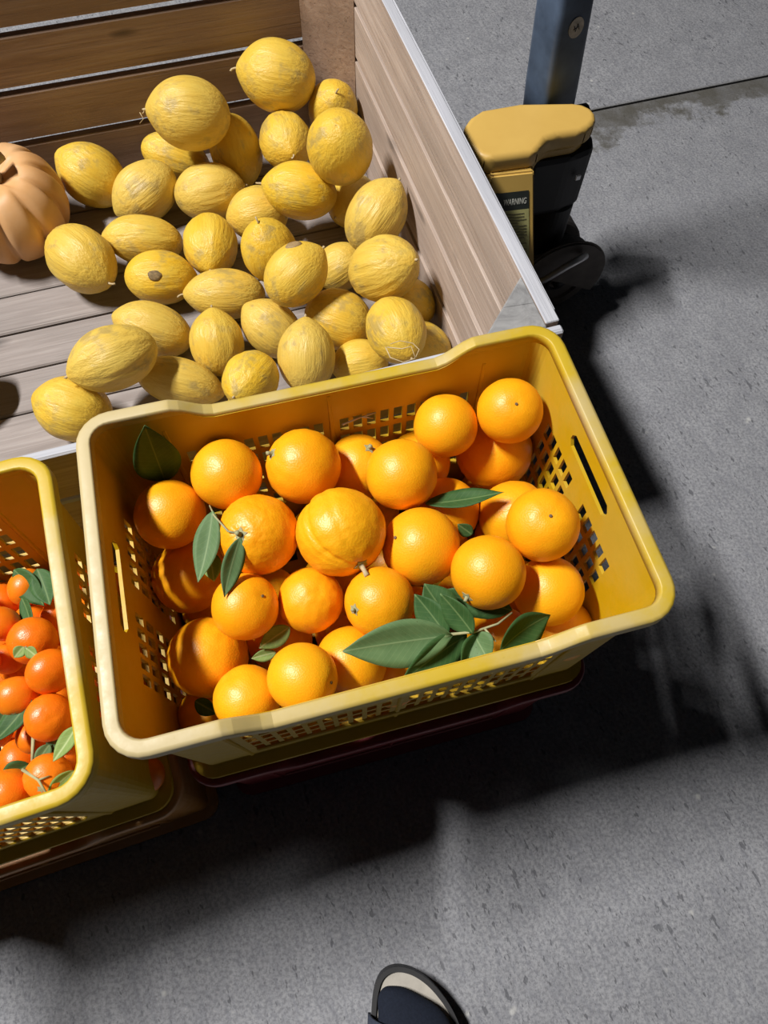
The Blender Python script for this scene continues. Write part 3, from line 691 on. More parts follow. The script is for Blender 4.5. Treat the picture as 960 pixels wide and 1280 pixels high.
MELON_INFO = {
 1: ('large smooth yellow melon topmost against the back planks beside the corner post', 2, 's'),
 2: ('big round yellow melon leaning on back planks with a curly dry tendril', 2, 't'),
 3: ('small yellow melon in the far corner, curved stem on its top, under corner post', 0, 's'),
 4: ('yellow melon showing its stem end, just below the topmost corner melon', 3, 's'),
 5: ('bright round yellow melon showing its dark blossom dot, beside the right wall', 2, 'd'),
 6: ('slim ridged yellow melon squeezed underneath the tendrilled melon at the back', 1, ''),
 7: ('ochre yellow melon standing on end, half shaded, right of the tendrilled melon', 3, 'k'),
 8: ('pale speckled yellow melon lying alone just right of the pumpkin top', 3, ''),
 9: ('mottled tan yellow melon between the pale speckled melon and the middle pile', 0, ''),
 10: ('plump orange-yellow melon with a small stem on its right, mid back of pile', 1, 'k'),
 11: ('tan-topped yellow melon with stem at left, below the stem-end melon', 0, 's'),
 12: ('small shaded yellow melon tucked behind the oval melon at the right wall', 3, 'k'),
 13: ('oval yellow melon tilted against the right wall, pale stem at its upper end', 1, 'k'),
 14: ('yellow melon half covered by the pointed melon with hooked stem', 0, ''),
 15: ('elongated yellow melon lying crosswise with wrinkled stem end at left, behind spotted one', 1, 's'),
 16: ('pear-shaped yellow melon with a thin hooked stem on top, centre of pile', 2, 's'),
 17: ('round yellow melon with small stem facing down, centre left of the pile', 3, 'k'),
 18: ('yellow melon with white bent stem at lower right, nearest the pumpkin', 3, 's'),
 19: ('yellow melon with a round dark blemish on its side', 0, 'ks'),
 20: ('long yellow melon with grey stained patch, stem at its left', 2, 's'),
 21: ('yellow melon with a pointed pale tip and a brown patch on top', 2, 'ks'),
 22: ('small shaded yellow melon hidden behind the pointed pale-tipped melon', 0, ''),
 23: ('large stained ribbed yellow melon resting high against the right wall', 4, 'k'),
 24: ('smooth golden melon behind the most wrinkled melon', 2, ''),
 25: ('upright greyish yellow melon with a dark seam, left of the diagonal smooth melon', 3, 'k'),
 26: ('yellow melon lying diagonally right of the long stained melon', 0, ''),
 27: ('broad yellow melon with a dull brown patch, below the pale-tipped melon', 2, ''),
 28: ('yellow melon carrying dry wiry stalks, nearest the crate on the right', 0, 'k'),
 29: ('shaded ochre melon wedged below the large stained melon at right wall', 0, ''),
 30: ('deeply wrinkled yellow melon resting on top at the left of the pile', 4, 'k'),
 31: ('long pale wrinkled melon lying under the most wrinkled one, behind crate rim', 1, 'k'),
 32: ('round yellow melon with stem end at lower left, just behind the crate rim', 3, 'k'),
 33: ('upright egg-shaped golden melon with pointed top, behind the crate rim', 2, 'k'),
 34: ('yellow melon partly hidden by the bin wall, right of the egg-shaped one', 3, ''),
 35: ('yellow melon mostly hidden low in the near right corner of the bin', 0, ''),
 36: ('plump ridged yellow melon nearest the crates at the left, low on the boards', 1, ''),
 37: ('sliver of a yellow melon peeping just over the crate rim', 0, ''),
}
mr = random.Random(11)
for k, x, y, z, A, B, d in MELONS:
    lab_, var, fl_ = MELON_INFO[k]
    o = link('melon', MM[var], MAT['melon'], None, (x, y, z), align(d, 'X', mr.uniform(0, 6.28)))
    o.scale = (A*1.01, B*1.01, B*1.01); tag(o, lab_, 'melon', 'yellow melons in the wooden bin')
    if 's' in fl_.replace('ks', ''): link('stem', STEM, MAT['stem_dry'], o)
    if 'k' in fl_: link('stem', STEM2, MAT['stem_dry'], o)
    if 't' in fl_: link('stem', STEM2, MAT['stem_dry'], o); link('tendril', TENDRIL, MAT['stem_dry'], o)
    if 'd' in fl_:
        s = link('blossom_scar', SCAR, MAT['scar'], o); s.scale = (1.0, .45, .45)
    if k == 28:
        o28 = o
o = link('melon', MM[1], MAT['melon'], None, (-.785, .712, .182), align((.6, .8, 0), 'X', 1.0)); o.scale = (.075, .06, .06)
tag(o, 'yellow melon out past the left edge, left of the wrinkled melons', 'melon', 'yellow melons in the wooden bin')
def patch_on(o, center_dir_world, r_ang, name, mat):
    """a thin blemish that follows the melon's own skin"""
    dl = (o.rotation_quaternion.inverted() @ Vector(center_dir_world)); sc = o.scale
    dl = Vector((dl.x*sc.x, dl.y*sc.y, dl.z*sc.z)).normalized()
    a = dl.orthogonal().normalized(); b = dl.cross(a); v = [dl*1.012]; n = 16; f = []
    for q, off in ((.55, 1.012), (1.0, 1.006), (1.05, .97)):
        for k in range(n):
            t = 2*PI*k/n; w = r_ang*q*(1+.05*math.sin(3*t+1)+.04*math.sin(5*t)); v.append((dl*math.cos(w)+(a*math.cos(t)+b*math.sin(t))*math.sin(w))*off)
    f = [(0, 1+k, 1+(k+1) % n) for k in range(n)]
    for r in range(2): f += [(1+r*n+k, 1+(r+1)*n+k, 1+(r+1)*n+(k+1) % n, 1+r*n+(k+1) % n) for k in range(n)]
    link(name, fixn(mesh(name, v, f, True)), mat, o)
mel = {m[0]: ob for m, ob in zip(MELONS, [ob for ob in COL.objects if ob.name.startswith('melon')])}
def cdir(dx, dy, dz): return (CAM_R*dx-CAM_U*dy-CAM_F*dz).normalized()
patch_on(mel[19], cdir(.16, .24, .95), .19, 'blemish', simple_mat('grey_blemish', (.20, .135, .06), .8, var=.55, scale=9))
patch_on(mel[21], cdir(-.17, -.70, .68), .24, 'brown_patch', simple_mat('brown_bruise', (.33, .22, .10), .7, var=.3, scale=20))

# ------------------------------------------------------------------ pumpkin
def pumpkin():
    nu, nv = 36, 120; v = []; f = []; ribs = 11
    for i in range(1, nu):
        t = PI*i/nu
        for k in range(nv):
            a = 2*PI*k/nv; c = abs(math.cos(a*ribs/2+.25*math.sin(a*3)))
            lobe = .86+.14*min(1, c*1.6)**.7
            r = .118*math.sin(t)**.85*(lobe if math.sin(t) > .4 else 1-(1-lobe)*math.sin(t)/.4)
            z = .098*math.cos(t)*(1-.38*math.exp(-(math.sin(t)/.38)**2))+.004*noise.noise(Vector((math.cos(a)*2, math.sin(a)*2, t)))
            v.append((r*math.cos(a), r*math.sin(a), z))
    f = [(i*nv+k, (i+1)*nv+k, (i+1)*nv+(k+1) % nv, i*nv+(k+1) % nv) for i in range(nu-2) for k in range(nv)]
    f.append(tuple(range(nv))); f.append(tuple((nu-2)*nv+k for k in range(nv-1, -1, -1)))
    p = N('pumpkin_skin', .5, .35); vv = p.coord(rnd=False); a = p.noise(vv, 9, 5, .6); b = p.noise(vv, 60, 4, .7)
    col = p.mix(p.ramp(a, [(.3, 0.0), (.7, 1.0)]), (.60, .30, .10), (.66, .40, .20)); col = p.mix(p.ramp(b, [(.68, 0.0), (.76, .4)]), col, (.75, .6, .4))
    p.color(col); p.bump(b, .1, .001)
    o = link('pumpkin', fixn(mesh('pumpkin', v, f, True)), p.m, None, (-.7739, 1.1284, .219)); o.rotation_euler = (.10, .06, .2)
    tag(o, 'pale orange deeply ribbed pumpkin in the bin, cut off at left edge', 'pumpkin')
    link('stalk', tube_mesh('stalk', [(0, 0, .04), (.004, 0, .075), (.012, .003, .098), (.03, .01, .112)], [.022, .016, .013, .015], 10), MAT['stem_dry'], o)
pumpkin()

# ------------------------------------------------------------------ oranges
def orange_mesh(seed, lump, groove=0.0, pebble=0.0):
    nu, nv = (64, 96) if groove or pebble else (32, 48); v = []; o = Vector((seed*3.1, seed*7.7, seed*1.3))
    for i in range(1, nu):
        t = PI*i/nu; ct = math.cos(t); st = math.sin(t)
        for k in range(nv):
            a = 2*PI*k/nv; p = Vector((st*math.cos(a), st*math.sin(a), ct))
            r = 1+.022*noise.noise(p*1.3+o)+lump*.022*noise.noise(p*5+o)
            r -= .05*math.exp(-(1-ct)/.02)*.8; r -= .02*math.exp(-(1+ct)/.012)
            if groove:
                for g0, w, dp in ((.42, .055, .075), (.62, .04, .03), (-.25, .07, .018)):
                    da = (a-g0-.10*math.sin(t*2)+PI) % (2*PI)-PI
                    r -= groove*dp*math.exp(-(da*st/w)**2)*min(1, st*1.2)
                r += groove*.010*noise.noise(p*8+o)
            if pebble: r += pebble*(.012*noise.noise(p*13+o)+.006*noise.noise(p*24+o))
            v.append(p*r)
    f = [(i*nv+k, (i+1)*nv+k, (i+1)*nv+(k+1) % nv, i*nv+(k+1) % nv) for i in range(nu-2) for k in range(nv)]
    v.append(Vector((0, 0, .955))); v.append(Vector((0, 0, -.985))); b = len(v)
    for k in range(nv):
        f.append((b-2, k, (k+1) % nv)); f.append((b-1, (nu-2)*nv+(k+1) % nv, (nu-2)*nv+k))
    return fixn(mesh('orange_peel', v, f, True))
def peel_material(name, c1, c2, c3, pore=24, rough=.36):
    p = N(name, rough, .5); v = p.coord(); oi = p.n('ShaderNodeObjectInfo')
    a = p.noise(v, 1.4, 3, .5); vo = p.n('ShaderNodeTexVoronoi', i_Vector=v, i_Scale=pore, feature='SMOOTH_F1'); sp = p.noise(v, 9, 4, .65)
    col = p.mix(p.ramp(a, [(.3, 0.0), (.75, 1.0)]), c1, c2); col = p.mix(p.math('MULTIPLY', oi.outputs['Random'], .5), col, c3)
    col = p.mix(p.ramp(sp, [(.74, 0.0), (.80, .5)]), col, (.45, .25, .04))
    p.color(col); p.bump(vo.outputs['Distance'], .07, .02)
    p.b.inputs['Subsurface Weight'].default_value = .12; p.b.inputs['Subsurface Radius'].default_value = (.01, .004, .001); p.b.inputs['Subsurface Scale'].default_value = .5
    return p.m
MAT['orange'] = peel_material('orange_peel', (.92, .345, .003), (.93, .40, .005), (.92, .46, .010), 26, .42)
MAT['mandarin'] = peel_material('mandarin_peel', (.82, .145, .003), (.84, .185, .004), (.82, .25, .010), 20, .36)
MAT['stem_green'] = simple_mat('woody_stem', (.34, .33, .17), .75, var=.3, scale=80)
MAT['leaf'] = None
OM = [orange_mesh(1, .4), orange_mesh(2, 1.0), orange_mesh(3, .6), orange_mesh(4, .2)]
MDM = [orange_mesh(11, .4), orange_mesh(12, .9), orange_mesh(13, .6)]
OM_BIG = orange_mesh(9, .5, 1.0); OM_PEB = orange_mesh(10, .7, 0.0, 1.0)
OSTEM = tube_mesh('stem', [(0, 0, .90), (0, 0, 1.0), (.02, .01, 1.07), (.05, .02, 1.12)], [.085, .065, .055, .065], 9)
OSTEM_L = tube_mesh('stem', [(0, 0, .90), (0, 0, 1.02), (.03, .0, 1.15), (.08, .0, 1.30)], [.09, .06, .05, .06], 9)
def calyx():
    v = [(0, 0, .99)]; n = 10
    for k in range(n):
        r = .19 if k % 2 == 0 else .11; a = 2*PI*k/n; v.append((r*math.cos(a), r*math.sin(a), math.sqrt(1-r*r)*.985+.004))
    for k in range(n):
        r = .18 if k % 2 == 0 else .10; a = 2*PI*k/n; v.append((r*math.cos(a), r*math.sin(a), math.sqrt(1-r*r)*.94))
    return fixn(mesh('calyx', v, [(0, 1+k, 1+(k+1) % n) for k in range(n)]+[(1+k, 1+n+k, 1+n+(k+1) % n, 1+(k+1) % n) for k in range(n)]))
CALYX = calyx()
def dot_mesh():
    n = 8; v = [(0, 0, 1.0)]+[(.045*math.cos(2*PI*k/n), .045*math.sin(2*PI*k/n), .992) for k in range(n)]+[(.04*math.cos(2*PI*k/n), .04*math.sin(2*PI*k/n), .93) for k in range(n)]
    return fixn(mesh('navel', v, [(0, 1+k, 1+(k+1) % n) for k in range(n)]+[(1+k, 1+n+k, 1+n+(k+1) % n, 1+(k+1) % n) for k in range(n)]))
DOT = dot_mesh()
ORANGE_INFO = {
 0: ('smooth yellowish orange lying by the back left of the crate', ''), 1: ('large orange with a short woody stem on its left, near the back wall', 'S'),
 2: ('shaded orange with a twig stub, half hidden by the back wall', 'S'), 3: ('palest lemon-yellow orange near the back wall, beside the corner orange', ''),
 4: ('orange in the far right corner with a small dark navel dot', 'd'), 5: ('deep orange one in shade underneath the far corner orange', ''),
 6: ('glossy orange just above the long narrow leaf', ''), 7: ('shaded orange showing only a strip between two oranges near the back', ''),
 8: ('orange near the left wall, its left side in shadow, below the dark leaf', ''), 9: ('pebbly yellow orange with a stem and hanging leaves', 'c'),
 10: ('largest wrinkled orange with a deep groove and stubby stem, centre of the crate', 'L'), 11: ('smooth orange with a dull scar, right of the largest grooved orange', 'd'),
 12: ('shaded orange underneath the long narrow leaf', ''), 13: ('orange tucked behind the scarred bright orange at right', ''),
 14: ('bright orange with a pale scar and navel dot, nearest the right wall slot', 'd'), 15: ('deep orange one banded with light by the left wall holes, behind hanging leaves', ''),
 16: ('orange with a black dot directly under the hanging leaf', 'd'), 17: ('orange with faint specks directly below the pebbly leafy one and largest one', ''),
 18: ('orange with a pale round stem button, above the big flat leaf', 'c'), 19: ('large smooth orange with stem at lower left, just above the leaf cluster', 'c'),
 20: ('orange low by the right wall, half under two brighter oranges', ''), 21: ('big orange crossed by shadow stripes near the front left wall', ''),
 22: ('orange against the front rim, left of the egg-shaped one', ''), 23: ('egg-shaped yellow orange with one dark speck against the front rim', 'd'),
 24: ('orange whose right side lies beneath the tip of the big flat leaf', ''), 25: ('striped shaded orange low in the front left corner', ''),
 26: ('shaded orange low under a small pale leaf', ''), 27: ('orange seen in slices between the leaves of the sprig', ''),
 28: ('orange low at the front right, right of the dark folded leaf', ''), 29: ('orange glimpsed under the big leaf at the front rim', ''),
 30: ('orange glimpsed between stem-button orange and the leaf cluster', ''),
}
orr = random.Random(21); ORG = {}
for k, x, y, z, R, d in ORANGES:
    lab_, fl_ = ORANGE_INFO[k]
    me = OM_BIG if k == 10 else OM_PEB if k == 9 else OM[k % 4]
    q = align(d, 'Z', orr.uniform(0, 6.28))
    if k == 10:      # turn the groove towards the viewer's side
        zz_ = Vector(d).normalized(); xx_ = Vector((-.1, -.43, .9)); xx_ = (xx_-zz_*xx_.dot(zz_)).normalized(); yy_ = zz_.cross(xx_)
        q = Matrix(((xx_.x, yy_.x, zz_.x), (xx_.y, yy_.y, zz_.y), (xx_.z, yy_.z, zz_.z))).to_quaternion()
    o = link('orange', me, MAT['orange'], None, (x, y, z), q); o.scale = (R, R, R*(1.04 if k in (23, 9) else .985)); ORG[k] = o
    tag(o, lab_, 'orange', 'oranges in the yellow crate')
    if fl_ in ('S', 'c', 'L'):
        c = link('calyx', CALYX, MAT['stem_green'], o)
        if fl_ != 'c' or k == 9: link('stem', OSTEM_L if fl_ == 'L' else OSTEM, MAT['stem_green'] if k != 10 else MAT['stem_dry'], o)
        else:
            s = link('stem', OSTEM, MAT['stem_dry'], o); s.scale = (.9, .9, .97)
    if fl_ == 'd': link('navel', DOT, MAT['scar'], o)
# bottom layer, glimpsed only as dark fruit through the gaps and the pierced walls
lo = random.Random(4); spots = []
for i in range(6):
    for j in range(4):
        lx0 = -.200+.080*i+.06646; ly0 = -.108+.072*j+.28999; spots.append((lx0, ly0))
for lx0, ly0 in spots:
    x, y = lx0*math.cos(YO)-ly0*math.sin(YO), lx0*math.sin(YO)+ly0*math.cos(YO); z = .3115+.0065+.0355
    ok = all((x-a[1])**2+(y-a[2])**2+(z-a[3])**2 > (a[4]+.034)**2 for a in ORANGES)
    if ok:
        o = link('orange', OM[lo.randrange(4)], MAT['orange'], None, (x, y, z), align((lo.uniform(-1, 1), lo.uniform(-1, 1), lo.uniform(-1, 1)))); o.scale = (.0355,)*3
        tag(o, 'orange of the shaded bottom layer at the foot of the yellow crate', 'orange', 'bottom layer of oranges')

# ------------------------------------------------------------------ mandarins
MANDARIN_INFO = {
 0: 'mandarin at the left picture edge, level with the leafy-topped one', 1: 'mandarin with two small leaves on its stem end', 2: 'plump mandarin touching the right rim, upper of two there',
 3: 'yellowish mandarin lying beside the long dark leaf, lit from the left', 4: 'glossy oval mandarin touching the right rim, lower of two there', 5: 'reddish shaded mandarin underneath the glossy oval one',
 6: 'mandarin at the left picture edge nearest the front rim', 7: 'mandarin with a twig lying across it in the front corner', 8: 'small yellow-orange mandarin by the front corner leaves',
 9: 'red-orange mandarin in deep shade at the back between leaves', 10: 'dark shaded mandarin at the left picture edge, farthest back', 11: 'mandarin half hidden behind the right rim near dark leaves',
 12: 'mandarin at the left edge between the two leftmost bright ones', 13: 'yellowish shaded mandarin behind the leafy-topped one', 14: 'small mandarin deep between the two rim mandarins',
 15: 'mandarin at the left edge beneath the dark leaf tip', 16: 'small yellow mandarin just below the leafy-topped one'}
mdr = random.Random(9)
for k, x, y, z, R in MANDARINS:
    d = Vector((mdr.uniform(-1, 1), mdr.uniform(-1, 1), mdr.uniform(-.2, 1)))
    if k in (1, 7): d = Vector((.1, -.6, .75))
    o = link('mandarin', MDM[k % 3], MAT['mandarin'], None, (x, y, z), align(d)); o.scale = (R*1.04, R*1.04, R*.92)
    tag(o, MANDARIN_INFO.get(k, 'mandarin in the left crate beyond the left picture edge'), 'mandarin', 'mandarins in the left crate')
    if k in (1, 3, 7): link('calyx', CALYX, MAT['stem_green'], o)

lm = random.Random(14); filled = []
for lay in range(2):
    for i in range(4):
        for j in range(6):
            lx0 = .232-.047*i-.023*(lay % 2)-.46996-.0; ly0 = -.125+.050*j+.28767; z = .2906+.0075+.0245+.060*lay
            x, y = lx0*math.cos(YL)-ly0*math.sin(YL), lx0*math.sin(YL)+ly0*math.cos(YL)
            if all((x-a[1])**2+(y-a[2])**2+(z-a[3])**2 > (a[4]+.0235)**2 for a in MANDARINS):
                o = link('mandarin', MDM[lm.randrange(3)], MAT['mandarin'], None, (x, y, z), align((lm.uniform(-1, 1), lm.uniform(-1, 1), lm.uniform(-1, 1)))); o.scale = (.0240, .0240, .0225)
                tag(o, 'mandarin of the shaded lower layers in the left crate', 'mandarin', 'lower layers of mandarins')

# ------------------------------------------------------------------ leaves and twigs
def leaf_material(name, c1, c2, vein):
    p = N(name, .58, .22); v = p.coord(rnd=False); v2 = p.coord(); a = p.noise(v2, 60, 4, .6); sp = p.noise(v2, 320, 3, .6)
    sx = p.n('ShaderNodeSeparateXYZ', i_0=v)
    ay = p.math('ABSOLUTE', sx.outputs[1], 0.0)
    mid = p.n('ShaderNodeMapRange', i_0=ay, i_1=.0004, i_2=.0011, i_3=1.0, i_4=0.0).outputs[0]
    wv = p.math('SINE', p.math('MULTIPLY', p.math('SUBTRACT', sx.outputs[0], p.math('MULTIPLY', ay, 1.0)), 900.0), 0.0)
    side = p.n('ShaderNodeMapRange', i_0=wv, i_1=.93, i_2=1.0, i_3=0.0, i_4=.35).outputs[0]
    col = p.mix(p.ramp(a, [(.3, 0.0), (.7, 1.0)]), c1, c2); col = p.mix(p.math('MAXIMUM', mid, side), col, vein)
    col = p.mix(p.ramp(sp, [(.70, 0.0), (.74, .7)]), col, (.05, .06, .02))
    p.color(col); p.bump(p.math('ADD', mid, side), .2, .0006); return p.m
MAT['leaf'] = leaf_material('citrus_leaf', (.030, .082, .022), (.050, .115, .034), (.11, .18, .065))
MAT['leaf_pale'] = leaf_material('pale_leaf', (.16, .25, .06), (.22, .31, .09), (.34, .42, .18))
MAT['leaf_blue'] = leaf_material('matt_leaf', (.085, .155, .060), (.115, .195, .080), (.18, .26, .12))
def leaf_mesh(Lh, W, curl, seed):
    r = random.Random(seed); nu, nv = 14, 6; v = []; ph = r.uniform(0, 6)
    wav = .03*Lh; P = []
    for i in range(nu+1):
        t = i/nu; w = W/2*(math.sin(PI*min(1, t*1.02)**.85)**.8 if 0 < t < 1 else 0.0); w = max(w, W*.012)
        for j in range(-nv//2, nv//2+1):
            s = j/(nv/2); y = w*s
            z = curl*Lh*(.25-(t-.5)**2)*-1.0+abs(s)*w*.28+wav*abs(s)*math.sin(t*9+ph+s)*.35
            P.append((t*Lh, y, z+curl*Lh*.25))
    th = .0006; m = nv+1; n = (nu+1)*m
    v = [(x, y, z+th/2) for x, y, z in P]+[(x, y, z-th/2) for x, y, z in P]; f = []
    for i in range(nu):
        for j in range(nv):
            a = i*m+j; q = (a, a+m, a+m+1, a+1); f.append(q); f.append(tuple(x+n for x in reversed(q)))
    for i in range(nu):
        f.append((i*m, i*m+n, (i+1)*m+n, (i+1)*m)); f.append((i*m+m-1, (i+1)*m+m-1, (i+1)*m+m-1+n, i*m+m-1+n))
    for j in range(nv): f.append((j, j+1, j+1+n, j+n)); b = nu*m; f.append((b+j, b+j+n, b+j+1+n, b+j+1))
    return fixn(mesh('leaf', v, f, True))
def leaf(key, mat, parent=None):
    b, t, W, nn, curl = LEAVES[key]; b = Vector(b); t = Vector(t); x = (t-b); Lh = x.length; x.normalize()
    z = Vector(nn); z = (z-x*z.dot(x)).normalized(); y = z.cross(x)
    Mx = Matrix(((x.x, y.x, z.x, b.x), (x.y, y.y, z.y, b.y), (x.z, y.z, z.z, b.z), (0, 0, 0, 1)))
    o = link('leaf', leaf_mesh(Lh, W, curl, hash(key) % 97 if False else sum(map(ord, key))), MAT[mat])
    if parent is not None:
        bpy.context.view_layer.update(); o.parent = parent; o.matrix_parent_inverse = parent.matrix_world.inverted()
    o.matrix_world = Mx; return o
def twig(key, rad, mat, parent=None, name='twig'):
    pts = [Vector(p) for p in TWIGS[key]]; c = pts[0].copy()
    o = link(name, tube_mesh(name, [p-c for p in pts], [rad*(1-.35*i/(len(pts)-1)) for i in range(len(pts))], 7), mat)
    if parent is not None:
        bpy.context.view_layer.update(); o.parent = parent; o.matrix_parent_inverse = parent.matrix_world.inverted()
    o.matrix_world = Matrix.Translation(c); return o
twig('o9', .0013, MAT['stem_green'], ORG[9])
for k, m_ in (('o9a', 'leaf_blue'), ('o9b', 'leaf_blue'), ('o9c', 'leaf_pale')): leaf(k, m_, ORG[9])
tag(leaf('back', 'leaf'), 'dark green leaf standing against the shaded back wall of the orange crate', 'leaf')
tag(leaf('mid', 'leaf'), 'long narrow green leaf lying across oranges in the middle right of crate', 'leaf')
tag(leaf('sm1', 'leaf_pale'), 'small pale green leaf between oranges near the front of the crate', 'leaf')
tag(leaf('sm2', 'leaf_pale'), 'tiny pale leaf stub just below the small pale leaf', 'leaf')
tag(leaf('sm3', 'leaf'), 'small dark leaf in the front left corner of the orange crate', 'leaf')
tag(leaf('sm4', 'leaf'), 'tiny green leaf tip above the large smooth orange at right', 'leaf')
sp_ = empty('citrus_sprig', Vector(TWIGS['sprig'][1])); tag(sp_, 'leafy green citrus sprig lying on oranges at the front of the crate', 'sprig')
twig('sprig', .0016, MAT['stem_green'], sp_); twig('sprig2', .0012, MAT['stem_green'], sp_)
for k, m_ in (('big', 'leaf_blue'), ('up', 'leaf'), ('dk1', 'leaf'), ('dk2', 'leaf_blue'), ('dk3', 'leaf'), ('dk4', 'leaf'), ('rt', 'leaf'), ('dk5', 'leaf'), ('dk6', 'leaf')): leaf(k, m_, sp_)
t0 = twig('dry', .0014, MAT['stem_dry'], None, 'dry_twig'); tag(t0, 'pale dry twig resting against the back wall of the orange crate', 'twig')
twig('dryb', .0009, MAT['stem_dry'], t0, 'side_shoot')
for k, m_, lab_ in (('m1', 'leaf', 'dark leaf in shade at the back of the mandarin crate, left of two'), ('m2', 'leaf', 'dark leaf in shade at back of the mandarin crate, nearer the right rim'),
                    ('m3', 'leaf_pale', 'bright green leaf leaning on the right rim of the mandarin crate'), ('m4', 'leaf_blue', 'blue-green leaf underneath the glossy oval mandarin'),
                    ('m5', 'leaf', 'long dark curled leaf at the left edge of the mandarin crate'), ('m6', 'leaf_blue', 'blue-green leaf at the left picture edge beside yellowish mandarin'),
                    ('m7', 'leaf_pale', 'pale green leaf along the front rim of the mandarin crate'), ('m8', 'leaf', 'green leaf behind the mandarin nearest the front rim at left'),
                    ('m11', 'leaf', 'dull leaf hanging above the leafy-topped mandarin'), ('m12', 'leaf_blue', 'small dark leaf beside the grey stalk in the mandarin crate')):
    tag(leaf(k, m_), lab_, 'leaf')
man1 = [ob for ob in COL.objects if ob.name.startswith('mandarin')][1]
leaf('m9', 'leaf_pale', man1); leaf('m10', 'leaf_pale', man1)
t1 = twig('mt', .0016, MAT['stem_green'], None, 'twig'); tag(t1, 'forked grey-green twig lying over the front corner mandarin', 'twig'); twig('mt2', .0011, MAT['stem_green'], t1, 'side_shoot')
t2 = twig('mt3', .0020, MAT['stem_green'], None, 'twig'); tag(t2, 'upright grey-green stalk beside the reddish shaded mandarin', 'twig')
for k in ('m28', 'm28b'): twig(k, .0010, MAT['stem_dry'], mel[28], 'stalk')

# ------------------------------------------------------------------ the photographer's foot
MAT['sole'] = simple_mat('black_sole', (.018, .018, .020), .6, bump=.1)
MAT['footbed'] = simple_mat('beige_footbed', (.44, .41, .36), .8, var=.12, scale=50, bump=.15)
MAT['sock'] = simple_mat('navy_sock', (.012, .016, .028), .9, 0, .2, .2, 300, .3)
MAT['strap'] = simple_mat('slate_strap', (.045, .055, .085), .7, 0, .3, .2, 200, .3)
outline = [(.009, -.235), (.009, -.210), (.0105, -.190), (.017, -.170), (.029, -.160), (.044, -.156), (.062, -.158), (.080, -.165), (.098, -.177), (.115, -.194), (.127, -.210), (.136, -.228), (.140, -.250), (.139, -.280), (.132, -.33), (.127, -.38), (.117, -.415), (.095, -.435), (.066, -.435), (.046, -.415), (.036, -.38), (.026, -.33), (.014, -.28), (.010, -.255)]
def smooth_loop(p, n=2):
    for _ in range(n):
        q = []
        for i in range(len(p)):
            a, b = p[i], p[(i+1) % len(p)]; q += [(a[0]*.75+b[0]*.25, a[1]*.75+b[1]*.25), (a[0]*.25+b[0]*.75, a[1]*.25+b[1]*.75)]
        p = q
    return p
outline = smooth_loop(outline)
FC = (.075, -.30)
def inset(p, d):
    out = []; n = len(p)
    for i in range(n):
        a = Vector(p[i-1]); b = Vector(p[(i+1) % n]); t = (b-a).normalized(); nrm = Vector((t.y, -t.x))
        c = Vector(FC)-Vector(p[i])
        if nrm.dot(c) < 0: nrm = -nrm
        out.append((p[i][0]+nrm.x*d, p[i][1]+nrm.y*d))
    return out
sd = empty('sandal', (FC[0], FC[1], 0)); tag(sd, 'black sandal with beige footbed on a socked foot at the bottom edge', 'sandal')
def loc2(p): return [(x-FC[0], y-FC[1]) for x, y in p]
def rim_shell(name, p, d0, z0, z1, d1):
    a = loc2(p); b = loc2(inset(p, d0)); n = len(a)
    v = [(x, y, z0) for x, y in a]+[(x, y, z1) for x, y in a]+[(x, y, z1) for x, y in b]+[(x, y, z0) for x, y in b]
    f = [(r*n+k, r*n+(k+1) % n, ((r+1) % 4)*n+(k+1) % n, ((r+1) % 4)*n+k) for r in range(4) for k in range(n)]
    return fixn(mesh(name, v, f))
link('sole', prism_mesh('sole', loc2(outline), 0.0, .022), MAT['sole'], sd)
link('sole_edge', rim_shell('sole_edge', outline, .0065, .022, .034, 0), MAT['sole'], sd)
link('footbed', prism_mesh('footbed', loc2(inset(outline, .0066)), .022, .030), MAT['footbed'], sd)
# sock and shin: one continuous loft from the toes to the calf
pr = empty('person', (.075, -.36, 0)); tag(pr, 'foot of the standing photographer in a dark navy sock', 'person')
rings = [  # centre x,y,z ; half width x ; half height ; lean of the ring (0 = upright cross-section facing +y, 90 = lying)
 (.040, -.179, .040, .010, .006, 0), (.042, -.182, .042, .019, .010, 0), (.047, -.188, .044, .0285, .0125, 0), (.056, -.196, .046, .040, .015, 0), (.064, -.206, .049, .0465, .018, 0),
 (.071, -.222, .053, .053, .022, 0), (.074, -.25, .058, .054, .028, 0), (.076, -.29, .066, .047, .036, 0), (.077, -.325, .078, .041, .047, 15), (.078, -.352, .096, .037, .058, 40), (.078, -.370, .125, .035, .048, 72),
 (.078, -.375, .16, .036, .042, 88), (.078, -.380, .22, .043, .048, 90), (.078, -.388, .30, .052, .058, 90), (.078, -.392, .36, .055, .062, 90)]
v = []; f = []; n = 24
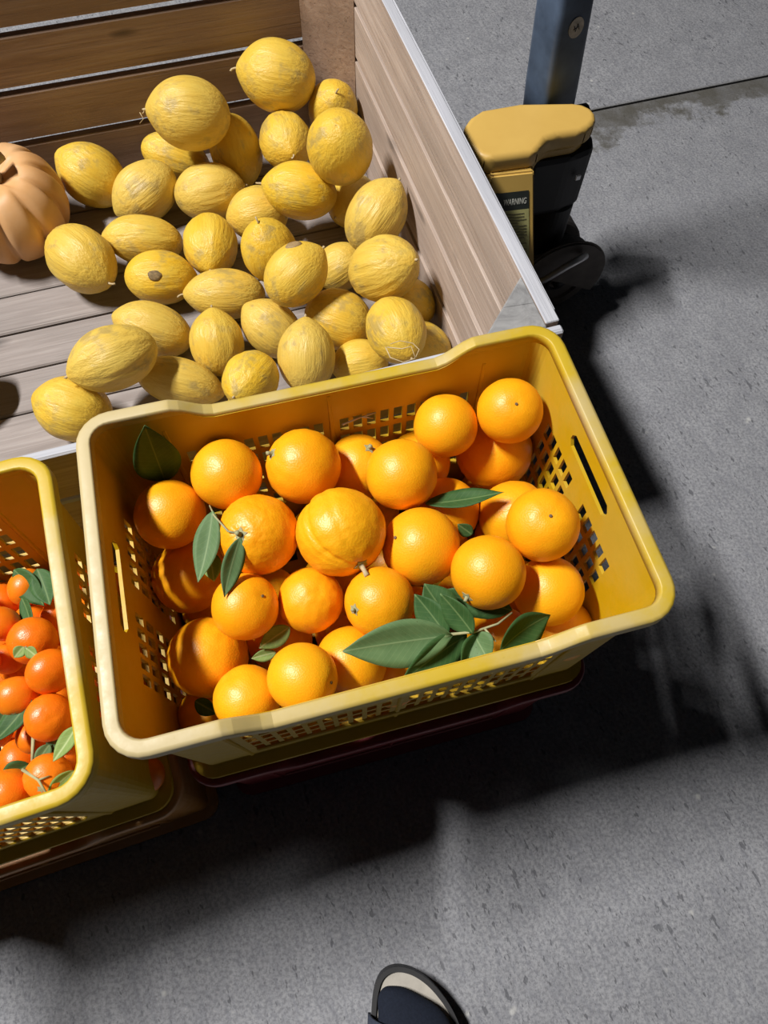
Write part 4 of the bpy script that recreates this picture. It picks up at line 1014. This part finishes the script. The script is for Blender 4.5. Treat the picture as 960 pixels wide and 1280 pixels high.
for cx, cy_, cz, hw, hh, ang in rings:
    a = math.radians(ang)
    for k in range(n):
        t = 2*PI*k/n; u = hw*math.cos(t); w = hh*math.sin(t)
        v.append((cx-.075+u, cy_+.36-w*math.sin(a)*-1*-1, cz+w*math.cos(a)))
for i in range(len(rings)-1):
    for k in range(n): f.append((i*n+k, i*n+(k+1) % n, (i+1)*n+(k+1) % n, (i+1)*n+k))
f.append(tuple(range(n))); f.append(tuple((len(rings)-1)*n+k for k in range(n)))
me = fixn(mesh('sock', v, f, True)); so = link('sock', me, MAT['sock'], pr)
sm = so.modifiers.new('round', 'SUBSURF'); sm.levels = 1; sm.render_levels = 1
# strap over the toes with a small buckle
def strap_mesh():
    v = []; f = []; n = 18
    for r_, th in ((0, 0), (1, 0)):
        pass
    rows = []
    for y, e in ((-.214, 0), (-.245, 0), (-.278, 0)):
        for th in (0.0, .004):
            row = []
            for k in range(n+1):
                t = k/n; a = PI*(1-t); x = .0735+(.0655+th)*math.cos(a); z = .026+(.060+th+.004*(y < -.23)+.006*(y < -.26))*math.sin(a)**.8
                row.append((x-FC[0], y-FC[1]-.010*math.sin(a)*0-.02*(t-.0)*(1), z))
            rows.append(row)
    for r in rows: v += r
    m = n+1
    for i in range(2):
        o0, o1 = 2*i*m, 2*(i+1)*m
        for k in range(n):
            f.append((o0+k, o0+k+1, o1+k+1, o1+k)); f.append((o0+m+k, o1+m+k, o1+m+k+1, o0+m+k+1))
        for k in (0, n): f.append((o0+k, o0+m+k, o1+m+k, o1+k))
    for o0 in (0, 4*m):
        for k in range(n): f.append((o0+k, o0+m+k, o0+m+k+1, o0+k+1))
    return fixn(mesh('strap', v, f, True))
st = link('strap', strap_mesh(), MAT['strap'], sd)
bk = [(.0+.010*math.cos(a*PI/8)*1.2, .009*math.sin(a*PI/8), 0) for a in range(17)]
bo = link('buckle', tube_mesh('buckle', bk, .0016, 6, False), MAT['steel'], st, (.095-FC[0], -.244-FC[1], .083)); bo.rotation_euler = (.1, .45, 0)
